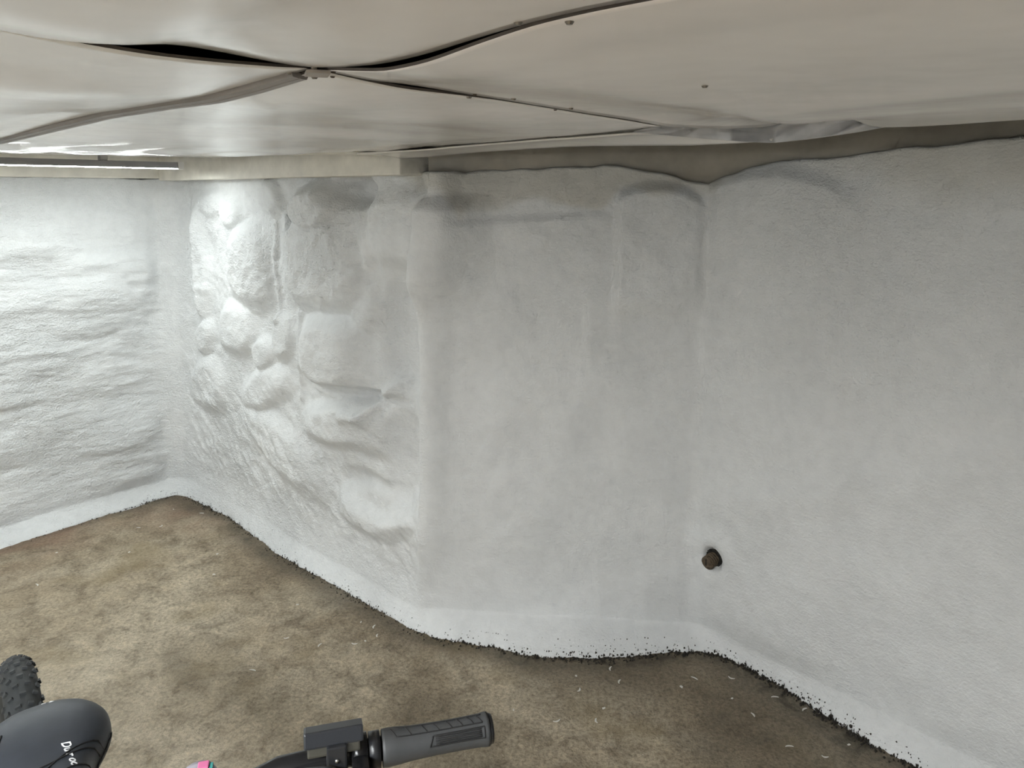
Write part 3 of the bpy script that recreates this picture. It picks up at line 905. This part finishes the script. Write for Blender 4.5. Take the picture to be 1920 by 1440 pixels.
for r0, r1 in zip(rings, rings[1:]):
    for k in range(segs):
        bm.faces.new((r0[k], r0[(k + 1) % segs], r1[(k + 1) % segs], r1[k]))
bmesh.ops.remove_doubles(bm, verts=bm.verts[:], dist=1e-5)
obj('ragged_mortar', bm, M['mortar'], pipe)
pts = []; rad = []
for k in range(15):
    pts.append((-0.02 + 0.0042 * k, -0.002 * k * 0.4, -0.0012 * k)); rad.append(0.0225 + (0.0014 if k % 2 else -0.0004))
tube('threaded_pipe', pts, rad, M['pipe'], pipe, 22, False)
bm = bmesh.new()
add_tube(bm, [(0.038, -0.006, -0.005), (0.046, -0.0065, -0.006), (0.049, -0.0067, -0.0062), (0.0493, -0.0067, -0.0062)], [0.0185, 0.018, 0.0145, 0.004], 8)
obj('pipe_plug', bm, M['pipe'], pipe)
box('plug_slot', (0.0495, -0.0067, -0.006), (0.002, 0.004, 0.022), M['mortar'], pipe, None, 0)

# ------------------------------------------------------------------ bicycle (local x forward, y rider's left, z up; origin on the floor under the rear axle)
HD = np.array([0.6, -0.8])
bike = empty('bicycle', (-0.895, 1.315, 0), math.atan2(HD[1], HD[0]))
tag(bike, 'bicycle with knobbly black tyres, black padded saddle and grey grips on the concrete floor', 'bicycle')
RW = 0.358
STEER = math.radians(-21.8)


def rows_tyre(parent, steer_m=None):
    """tyre ring with knobs, rim, hub and spokes around (0,0,RW)"""
    n, mseg, rt = 96, 18, 0.029
    R0 = RW - rt
    V = np.zeros((n, mseg, 3))
    for i_ in range(n):
        t_ = 2 * math.pi * i_ / n
        for j_ in range(mseg):
            p_ = 2 * math.pi * j_ / mseg
            rr = R0 + rt * math.cos(p_)
            V[i_, j_] = (rr * math.cos(t_), rt * math.sin(p_) * 1.02, RW + rr * math.sin(t_))
    idx = np.arange(n * mseg).reshape(n, mseg)
    q = np.stack([idx, np.roll(idx, -1, 1), np.roll(np.roll(idx, -1, 1), -1, 0), np.roll(idx, -1, 0)], -1).reshape(-1, 4)
    ty = obj('tyre', raw_mesh('tyre', V.reshape(-1, 3), q), M['black_rubber'], parent, True)
    bm = bmesh.new()
    rng = random.Random(3)
    for i_ in range(78):
        row = [(-0.95, 0.008, 0.0075), (-0.32, 0.0085, 0.0055), (0.32, 0.0085, 0.0055), (0.95, 0.008, 0.0075)] if i_ % 2 else [(-1.3, 0.007, 0.008), (-0.65, 0.008, 0.006), (0.0, 0.010, 0.0055), (0.65, 0.008, 0.006), (1.3, 0.007, 0.008)]
        t_ = 2 * math.pi * i_ / 78
        for (ph, wy, lx) in row:
            rr = R0 + (rt + 0.0012) * math.cos(ph)
            c = Vector((rr * math.cos(t_), (rt + 0.0012) * math.sin(ph), RW + rr * math.sin(t_)))
            rot = Matrix.Rotation(-t_ + math.pi / 2, 3, 'Y') @ Matrix.Rotation(-ph, 3, 'X')
            add_box(bm, c, (lx, wy, 0.0056), rot, 0)
    k = obj('tread_knobs', bm, M['knob'], ty)
    k['kind'] = 'stuff'
    bm = bmesh.new()
    pts = []
    n = 64
    ringp = [(-0.012, -0.008), (0.012, -0.008), (0.010, -0.022), (-0.010, -0.022)]
    prev = first = None
    for i_ in range(n + 1):
        t_ = 2 * math.pi * i_ / n
        if i_ == n:
            r_ = first
        else:
            r_ = [bm.verts.new(((R0 - rt + 0.014 + d) * math.cos(t_), y, RW + (R0 - rt + 0.014 + d) * math.sin(t_))) for y, d in ringp]
        if prev:
            for kk in range(4):
                bm.faces.new((prev[kk], prev[(kk + 1) % 4], r_[(kk + 1) % 4], r_[kk]))
        else:
            first = r_
        prev = r_
    obj('rim', bm, M['black_metal'], parent)
    tube('hub', [(0, -0.05, RW), (0, -0.03, RW), (0, 0.03, RW), (0, 0.05, RW)], [0.022, 0.014, 0.014, 0.022], M['black_metal'], parent, 14)
    sp = bpy.data.meshes.new('spoke'); bm = bmesh.new(); add_tube(bm, [(0.016, 0, 0), (R0 - rt - 0.004, 0, 0)], 0.0011, 5); bm.to_mesh(sp); bm.free(); sp.materials.append(M['chrome'])
    for i_ in range(28):
        t_ = 2 * math.pi * i_ / 28
        s_ = obj('spoke', sp, None, parent)
        side = 0.024 if i_ % 2 else -0.024
        s_.location = (0, side, RW)
        s_.rotation_euler = (0, -t_, 0)
        s_.rotation_euler.rotate_axis('Z', -math.atan2(side, R0 - rt))


rear = empty('rear_wheel'); rear.parent = bike
rows_tyre(rear)
# steering assembly turned to the side
HEADB = Vector((0.872, 0, 0.80)); HEADT = Vector((0.805, 0, 0.955))
steer_axis = (HEADT - HEADB).normalized()
SM = Matrix.Translation(HEADB) @ Matrix.Rotation(STEER, 4, steer_axis) @ Matrix.Translation(-HEADB)
front = empty('front_wheel'); front.parent = bike
rows_tyre(front)
front.matrix_local = SM @ Matrix.Translation((1.07, 0, 0))
tube('seat_tube', [(0.42, 0, 0.29), (0.50, 0, 0.71)], 0.017, M['frame_paint'], bike)
tube('top_tube', [(0.49, 0, 0.68), (0.835, 0, 0.90)], 0.017, M['frame_paint'], bike)
tube('down_tube', [(0.42, 0, 0.29), (0.86, 0, 0.83)], 0.021, M['frame_paint'], bike)
tube('head_tube', [HEADB, HEADT], 0.022, M['frame_paint'], bike)
for s in (-1, 1):
    tube('chain_stay', [(0.42, s * 0.03, 0.29), (0.2, s * 0.05, 0.31), (0.0, s * 0.065, RW)], 0.010, M['frame_paint'], bike)
    tube('seat_stay', [(0.495, s * 0.015, 0.66), (0.3, s * 0.045, 0.54), (0.0, s * 0.065, RW)], 0.008, M['frame_paint'], bike)
    f_ = tube('fork_leg', [(0.885, s * 0.055, 0.78), (0.98, s * 0.06, 0.55), (1.07, s * 0.06, RW)], [0.017, 0.016, 0.012], M['black_metal'], bike)
    f_.matrix_local = SM
bmx = box('fork_crown', (0.878, 0, 0.785), (0.045, 0.14, 0.03), M['black_metal'], bike, None, 0.006)
bmx.matrix_local = SM
tube('bottom_bracket', [(0.42, -0.045, 0.29), (0.42, 0.045, 0.29)], 0.022, M['black_metal'], bike, 14)
bm = bmesh.new()
for k in range(2):
    add_tube(bm, [(0.42, -0.052 - 0.004 * k, 0.29), (0.42, -0.055 - 0.004 * k, 0.29)], 0.075 - 0.02 * k, 32)
obj('chainring', bm, M['black_metal'], bike)
for s, ang in ((-1, 0.4), (1, 0.4 + math.pi)):
    ex, ez = 0.42 + 0.165 * math.cos(ang), 0.29 + 0.165 * math.sin(ang)
    tube('crank_arm', [(0.42, s * 0.07, 0.29), (ex, s * 0.078, ez)], [0.014, 0.010], M['black_metal'], bike, 8)
    box('pedal', (ex, s * 0.13, ez), (0.09, 0.09, 0.018), M['black_plastic'], bike, None, 0.003)
tube('kickstand', [(0.36, 0.05, 0.30), (0.26, 0.16, 0.02), (0.25, 0.18, 0.006)], 0.007, M['black_metal'], bike, 8)
tube('seat_post', [(0.497, 0, 0.70), (0.520, 0, 0.815)], 0.0137, M['black_metal'], bike)

# saddle: lofted sections; rear lobe wide, narrow nose
xs = [0.352, 0.356, 0.364, 0.380, 0.405, 0.432, 0.458, 0.482, 0.502, 0.524, 0.552, 0.580, 0.605, 0.620, 0.627]
hw = [0.010, 0.028, 0.046, 0.064, 0.0800, 0.0850, 0.0785, 0.064, 0.0525, 0.0465, 0.0405, 0.035, 0.028, 0.018, 0.004]
ct = [0.862, 0.868, 0.873, 0.879, 0.8825, 0.8835, 0.883, 0.881, 0.879, 0.878, 0.878, 0.878, 0.875, 0.869, 0.860]
sd = [0.012, 0.018, 0.024, 0.030, 0.036, 0.042, 0.046, 0.047, 0.046, 0.044, 0.040, 0.036, 0.030, 0.020, 0.008]
nx = 70
xg = np.interp(np.linspace(0, len(xs) - 1, nx), range(len(xs)), xs)
sm = lambda y: np.convolve(np.pad(np.interp(np.linspace(0, len(xs) - 1, nx), range(len(xs)), y), 3, mode='edge'), np.ones(7) / 7, 'valid')
hw_, ct_, sd_ = sm(hw), sm(ct), sm(sd)
nphi = 28
V = np.zeros((nx, nphi, 3))
for i_ in range(nx):
    for j_ in range(nphi):
        p_ = math.pi * j_ / (nphi - 1)
        cx_, sx_ = math.cos(p_), math.sin(p_)
        yy = math.copysign(abs(cx_) ** 0.75, cx_) * hw_[i_]
        zz = ct_[i_] - sd_[i_] * (1 - abs(sx_) ** 0.62)
        V[i_, j_] = (xg[i_], yy, zz)
sad = obj('saddle', grid_mesh('saddle', V, True), M['saddle'], bike, True)
ss_ = sad.modifiers.new('thickness', 'SOLIDIFY'); ss_.thickness = 0.006; ss_.offset = -1
tag(sad, 'black padded saddle cover with white print')


def saddle_pt(x, y, lift=0.0):
    i_ = int(np.argmin(np.abs(xg - x)))
    r = np.clip(abs(y) / hw_[i_], 0, 1)
    c = r ** (1 / 0.75)
    s_ = math.sqrt(max(0, 1 - c * c))
    return Vector((x, y, ct_[i_] - sd_[i_] * (1 - s_ ** 0.62) + lift))


tube('saddle_base', [(0.40, 0, 0.835), (0.50, 0, 0.828), (0.60, 0, 0.838)], [0.045, 0.03, 0.012], M['black_plastic'], sad, 12)
for s in (-1, 1):
    tube('saddle_rail', [(0.42, s * 0.03, 0.835), (0.47, s * 0.022, 0.815), (0.55, s * 0.022, 0.815), (0.60, s * 0.012, 0.84)], 0.0035, M['chrome'], sad, 8)
    # piping line low on the flank
    pts = []
    for x_ in np.linspace(0.45, 0.535, 14):
        i_ = int(np.argmin(np.abs(xg - x_)))
        pts.append((x_, s * (hw_[i_] + 0.0006), ct_[i_] - sd_[i_] * (0.80 + 0.08 * math.sin((x_ - 0.45) * 30))))
    tube('piping', pts, 0.0011, M['slate_plastic'], sad, 6)
# elastic cords across the nose
for (x0, x1, bow) in ((0.522, 0.505, 0.016), (0.545, 0.530, 0.010), (0.560, 0.478, 0.0)):
    pts = []
    for t_ in np.linspace(-1, 1, 25):
        x_ = x0 + (x1 - x0) * (t_ * 0.5 + 0.5) + bow * (t_ * t_) * -1
        i_ = int(np.argmin(np.abs(xg - x_)))
        pts.append(saddle_pt(x_, t_ * hw_[i_] * 0.995, 0.0004))
    tube('elastic_cord', pts, 0.0012, M['cord'], sad, 6)
# seat-edge roll along the rider's right
pts = [saddle_pt(x_, -0.045 - 0.02 * math.sin((x_ - 0.42) * 14), 0.0005) for x_ in np.linspace(0.42, 0.52, 12)]
tube('seam', pts, 0.0016, M['cord'], sad, 6)


def text(body, x, y, size, rz, parent):
    cu = bpy.data.curves.new('printed_letters', 'FONT')
    cu.body = body; cu.size = size; cu.shear = 0.25; cu.align_x = 'CENTER'; cu.align_y = 'CENTER'; cu.extrude = 0.00015; cu.offset = 0.0003
    tmp = bpy.data.objects.new('tmp', cu); COL.objects.link(tmp)
    bpy.context.view_layer.update()
    me = bpy.data.meshes.new_from_object(tmp.evaluated_get(bpy.context.evaluated_depsgraph_get()))
    bpy.data.objects.remove(tmp)
    for v_ in me.vertices:
        c, s_ = math.cos(rz), math.sin(rz)
        X, Y = x + v_.co.x * c - v_.co.y * s_, y + v_.co.x * s_ + v_.co.y * c
        p_ = saddle_pt(X, Y, 0.0006 + v_.co.z)
        v_.co = p_
    me.materials.clear(); me.materials.append(M['print'])
    return obj('printed_letters', me, None, parent)


text('Du r oc', 0.505, 0.0245, 0.0145, math.radians(8), sad)
text('-', 0.365, 0.008, 0.022, math.radians(82), sad)
text('-', 0.367, 0.018, 0.022, math.radians(70), sad)

# handlebar: local frame along the bar, turned with the steering
bc = Vector((0.845, 0.007, 1.05))
bd = Vector((0.372, 0.928, 0)).normalized()          # towards the rider's left grip
bf = Vector((0.928, -0.372, 0)).normalized()         # forwards of the turned bar
bz = Vector((0, 0, 1))


def H(u, f=0.0, z=0.0):
    return bc + bd * u + bf * f + bz * z


BR = Matrix((bd, bf, bz)).transposed()
hb = tube('handlebar', [H(-0.37), H(-0.20), H(-0.165, 0, -0.002), H(-0.13, 0, -0.016), H(-0.095, 0, -0.030), H(-0.055, 0, -0.035), H(0.055, 0, -0.035), H(0.095, 0, -0.030), H(0.13, 0, -0.016), H(0.165, 0, -0.002), H(0.20), H(0.37)], [0.0111, 0.0111, 0.0113, 0.0125, 0.0142, 0.0159, 0.0159, 0.0142, 0.0125, 0.0113, 0.0111, 0.0111], M['black_metal'], bike, 18)
tube('stem', [HEADT + Vector((0, 0, 0.0)), HEADT + Vector((-0.008, 0, 0.03)), H(0, 0, -0.035)], [0.019, 0.019, 0.017], M['black_metal'], bike, 14)
box('stem_clamp', H(0, 0, -0.037), (0.044, 0.036, 0.036), M['black_metal'], bike, BR, 0.006)


def grip(sgn):
    u0, u1 = 0.262 * sgn, 0.370 * sgn
    prf = [(0.0, 0.0166), (0.004, 0.0172), (0.012, 0.0168), (0.03, 0.0154), (0.055, 0.0147), (0.08, 0.0148), (0.100, 0.0152), (0.104, 0.0160), (0.108, 0.0158)]
    us = np.linspace(0, 0.108, 40)
    rr = np.interp(us, [p_[0] for p_ in prf], [p_[1] for p_ in prf])
    g_ = tube('grip', [H(u0 + sgn * x_) for x_ in us], list(rr), M['grip'], hb, 28)
    tube('bar_end_plug', [H(u1), H(u1 + sgn * 0.004)], [0.0150, 0.0135], M['black_plastic'], g_, 24)
    tube('lock_collar', [H(u0 - sgn * 0.013), H(u0 - sgn * 0.002)], 0.0168, M['black_plastic'], g_, 24)
    b_ = tube('collar_bolt', [H(u0 - sgn * 0.008, 0.012, -0.0145), H(u0 - sgn * 0.008, 0.016, -0.018)], 0.0026, M['chrome'], g_, 10)

    def at_(x_, ang, lift=0.0004):
        r_ = float(np.interp(x_, us, rr)) + lift
        return H(u0 + sgn * x_, r_ * math.cos(ang), r_ * math.sin(ang))
    # grooves: two long lines with cross cuts on the top front, a recessed field below
    a_lo, a_hi = math.radians(62), math.radians(100)
    for ang in (a_lo, a_hi):
        tube('grip_groove', [at_(x_, ang, 0) for x_ in np.linspace(0.014, 0.101, 30)], 0.0007, M['grip_groove'], g_, 6)
    for x_ in (0.014, 0.029, 0.045, 0.057, 0.070, 0.081, 0.092, 0.101):
        tube('grip_groove', [at_(x_ - 0.003 * k / 5.0 * 2, a_lo + (a_hi - a_lo) * k / 5.0, 0) for k in range(6)], 0.00055, M['grip_groove'], g_, 6)
    b_lo, b_hi = math.radians(10), math.radians(46)
    loop = [at_(x_, b_hi, 0) for x_ in np.linspace(0.050, 0.102, 14)] + [at_(0.102, b_hi + (b_lo - b_hi) * t_, 0) for t_ in np.linspace(0.1, 0.9, 5)] + [at_(x_, b_lo, 0) for x_ in np.linspace(0.102, 0.046, 14)] + [at_(0.046 + 0.004 * t_, b_lo + (b_hi - b_lo) * t_, 0) for t_ in np.linspace(0.1, 1, 5)]
    tube('grip_groove', loop, 0.0008, M['grip_groove'], g_, 6)
    for k in range(5):
        ang = b_lo + (b_hi - b_lo) * (k + 1) / 6.0
        tube('grip_rib', [at_(x_, ang, 0) for x_ in np.linspace(0.052, 0.099, 14)], 0.0006, M['grip_groove'], g_, 6)
    return g_


grip(1)
grip(-1)
for s in (1, -1):
    br = tube('brake_lever', [H(s * 0.240, 0.016, -0.004), H(s * 0.242, 0.040, -0.010), H(s * 0.256, 0.058, -0.014), H(s * 0.29, 0.064, -0.016), H(s * 0.345, 0.058, -0.016)], [0.009, 0.0075, 0.006, 0.0055, 0.006], M['black_metal'], hb, 10)
    tube('lever_clamp', [H(s * 0.232), H(s * 0.2475)], 0.0172, M['black_metal'], br, 20)
    box('lever_body', H(s * 0.240, 0.020, -0.008), (0.016, 0.030, 0.032), M['black_metal'], br, BR, 0.004)
    tube('clamp_bolt', [H(s * 0.247, 0.012, -0.002), H(s * 0.2495, 0.012, -0.002)], 0.0026, M['chrome'], br, 10)
# headlamp box on its bracket
TILT = BR @ Matrix.Rotation(0.30, 3, 'X')
lampb = box('headlamp_box', H(0.2155, 0.004, 0.027), (0.056, 0.020, 0.015), M['slate_plastic'], hb, TILT, 0.002)
box('headlamp_lens', H(0.2155, 0.0095, 0.0175), (0.050, 0.012, 0.010), M['smoke_plastic'], lampb, TILT, 0.002)
box('bracket', H(0.218, 0.009, 0.012), (0.019, 0.020, 0.024), M['black_plastic'], lampb, BR, 0.002)
tube('bar_band', [H(0.208), H(0.228)], 0.0142, M['black_plastic'], lampb, 20)
for z_ in (0.010, 0.000):
    tube('bracket_bolt', [H(0.218, 0.0185, z_), H(0.218, 0.0203, z_)], 0.0019, M['chrome'], lampb, 10)
# cables sweeping from the levers
tube('brake_cable', [H(0.230, 0.022, -0.004), H(0.205, 0.026, 0.010), H(0.188, 0.027, 0.012), H(0.170, 0.030, 0.006), H(0.150, 0.036, -0.010), H(0.12, 0.046, -0.040), H(0.08, 0.05, -0.09)], 0.0026, M['grip'], hb, 8)
bell = tube('bell', [H(0.092, 0.0, -0.028), H(0.092, 0.0, 0.007), H(0.092, 0.0, 0.011), H(0.092, 0.0, 0.0135)], [0.012, 0.0165, 0.014, 0.005], M['frame_paint'], hb, 18)
box('pink_sticker', H(0.096, -0.004, 0.0125), (0.010, 0.010, 0.003), M['pink'], bell, BR, 0.001)
box('teal_sticker', H(0.103, -0.003, 0.0112), (0.0035, 0.008, 0.003), M['teal'], bell, BR, 0.0008)

# ------------------------------------------------------------------ debris on the floor
def chip_mesh(k, rng):
    bm = bmesh.new()
    if k % 3 == 0:      # curled sliver
        n = 7; L_ = rng.uniform(0.012, 0.022)
        prev = None
        for q in range(n):
            t_ = q / (n - 1)
            w_ = 0.0016 * math.sin(math.pi * (0.15 + 0.75 * t_)) + 0.0004
            x_ = (t_ - 0.5) * L_; y_ = 0.35 * L_ * (t_ - 0.5) ** 2 * 2; z_ = 0.0012 + 0.0025 * abs(t_ - 0.4)
            r_ = [bm.verts.new((x_, y_ - w_, z_)), bm.verts.new((x_, y_ + w_, z_)), bm.verts.new((x_, y_ + w_, z_ + 0.0010)), bm.verts.new((x_, y_ - w_, z_ + 0.0010))]
            if prev:
                for e in range(4):
                    bm.faces.new((prev[e], prev[(e + 1) % 4], r_[(e + 1) % 4], r_[e]))
            else:
                bm.faces.new(r_)
            prev = r_
        bm.faces.new(prev[::-1])
    else:
        n = rng.randint(5, 8)
        rad = rng.uniform(0.003, 0.0065)
        lo = []; hi = []
        for q in range(n):
            t_ = 2 * math.pi * q / n
            r_ = rad * rng.uniform(0.55, 1.1); e = rng.uniform(0.5, 1.0)
            lo.append(bm.verts.new((r_ * math.cos(t_), e * r_ * math.sin(t_), 0.0004)))
            hi.append(bm.verts.new((r_ * 0.95 * math.cos(t_), e * r_ * 0.95 * math.sin(t_), rng.uniform(0.0014, 0.003))))
        for q in range(n):
            bm.faces.new((lo[q], lo[(q + 1) % n], hi[(q + 1) % n], hi[q]))
        bm.faces.new(lo[::-1]); bm.faces.new(hi)
    bmesh.ops.recalc_face_normals(bm, faces=bm.faces[:])
    me = bpy.data.meshes.new('paint_flake'); bm.to_mesh(me); bm.free()
    return me


rng = random.Random(21)
chips = [chip_mesh(k, rng) for k in range(9)]
for c in chips:
    for v_ in c.vertices:
        v_.co.x *= 1.35; v_.co.y *= 1.35
    c.materials.append(M['flake'])
FLAKES = [(-1.788, 3.535, 1), (-1.714, 3.746, 0), (-1.553, 3.707, 1), (-1.686, 3.552, 0), (-2.029, 3.277, 0), (-1.711, 3.288, 0), (-1.941, 2.997, 0), (-1.310, 3.272, 0), (-1.256, 3.090, 0), (-0.813, 2.619, 1), (-0.686, 2.579, 1), (-0.527, 2.609, 0), (-0.491, 2.636, 1), (-0.566, 2.730, 0), (-0.836, 2.846, 0), (-0.870, 2.432, 0), (0.137, 2.176, 1), (0.254, 2.181, 1), (0.218, 2.324, 0), (0.330, 2.444, 1), (0.213, 2.401, 0), (0.351, 2.376, 0), (0.005, 2.234, 0), (0.286, 2.242, 0), (0.605, 2.390, 0), (0.551, 2.346, 0), (0.725, 2.390, 1), (0.744, 2.212, 1), (0.837, 2.298, 1), (0.700, 2.290, 0), (0.893, 2.037, 1), (0.983, 2.088, 0), (0.909, 2.242, 1), (0.806, 2.083, 0), (-0.513, 2.691, 1), (-0.563, 2.589, 1)]
bpy.context.view_layer.update()


def floor_z(x, y):
    hit, loc, nrm, idx = floor.ray_cast(Vector((x, y, 0.5)), Vector((0, 0, -1)))
    return loc.z if hit else 0.0


for k, (x, y, kind) in enumerate(FLAKES):
    me = chips[(k * 2) % 9 if kind == 0 else (k % 3) * 3]
    o = obj('paint_flake', me, None)
    o.location = (x, y, floor_z(x, y) - 0.0003)
    o.rotation_euler = (0, 0, rng.uniform(0, 6.28))
    zone = ('near the far left corner of the room' if y > 2.6 and x < -0.9 else 'on the open floor by the bicycle tyre' if x < -0.8 else 'on the floor beyond the handlebar lamp' if x < -0.2
            else 'on the floor right of the handlebar grip' if x < 0.42 else 'on the dark damp floor under the right wall')
    what = 'thin curled white paint sliver' if kind else 'small flat white paint chip'
    tag(o, what + ' ' + zone, 'paint flake', 'paint flakes scattered on the floor')

# dark crumbs of mortar along the foot of the wall
bm = bmesh.new()
rng = random.Random(5)
s_lo, s_hi = sK - 0.9, sF + 2.0
ndense = 7000
for k in range(ndense):
    s_ = rng.uniform(s_lo, s_hi)
    keep = np.interp(s_, [sK - 0.9, sK - 0.25, sK, sK + 0.3, sK + 0.9, sE - 0.1, sE + 0.4, sF, s_hi], [0.04, 0.15, 0.8, 0.6, 0.35, 0.45, 0.85, 1, 0.9])
    cl = 0.5 + 0.5 * math.sin(s_ * 31) * math.sin(s_ * 17 + 1)
    if rng.random() > keep * (0.35 + 0.65 * cl):
        continue
    i_ = int(np.searchsorted(S, s_))
    i_ = min(max(i_, 0), len(S) - 1)
    j_ = rng.choice([0, 0, 0, 1, 1, 2, 3, 4, 6]) if rng.random() < 0.55 else -1
    size = rng.uniform(0.0014, 0.0046) * float(np.interp(s_, [sE - 0.2, sE + 0.5, sF], [1.0, 1.25, 1.45])) * (1.0 if j_ < 3 else 0.6)
    if j_ >= 0:
        p_ = Vector(WALL[i_, j_]); p_.z = max(p_.z, 0.001)
    else:
        o_ = abs(rng.gauss(0, 0.014))
        pa, pb2 = L[i_] + NRM[i_] * (o_ + jag[i_] * 0.5)
        x_, y_ = XY(pa, pb2)
        p_ = Vector((x_, y_, 0.0015))
    p_ += Vector((rng.gauss(0, 0.002), rng.gauss(0, 0.002), 0))
    vs = []
    for d_ in ((1, 0, -0.5), (-0.5, 0.87, -0.5), (-0.5, -0.87, -0.5), (0, 0, 0.9)):
        vs.append(bm.verts.new(p_ + size * Vector((d_[0] * rng.uniform(0.6, 1.4), d_[1] * rng.uniform(0.6, 1.4), d_[2] * rng.uniform(0.6, 1.3)))))
    for f_ in ((0, 2, 1), (0, 1, 3), (1, 2, 3), (2, 0, 3)):
        bm.faces.new([vs[q] for q in f_])
cr = obj('mortar_crumbs', bm, M['pebble'])
tag(cr, 'dark crumbs of mortar and dirt along the foot of the walls', 'debris', kind='stuff')
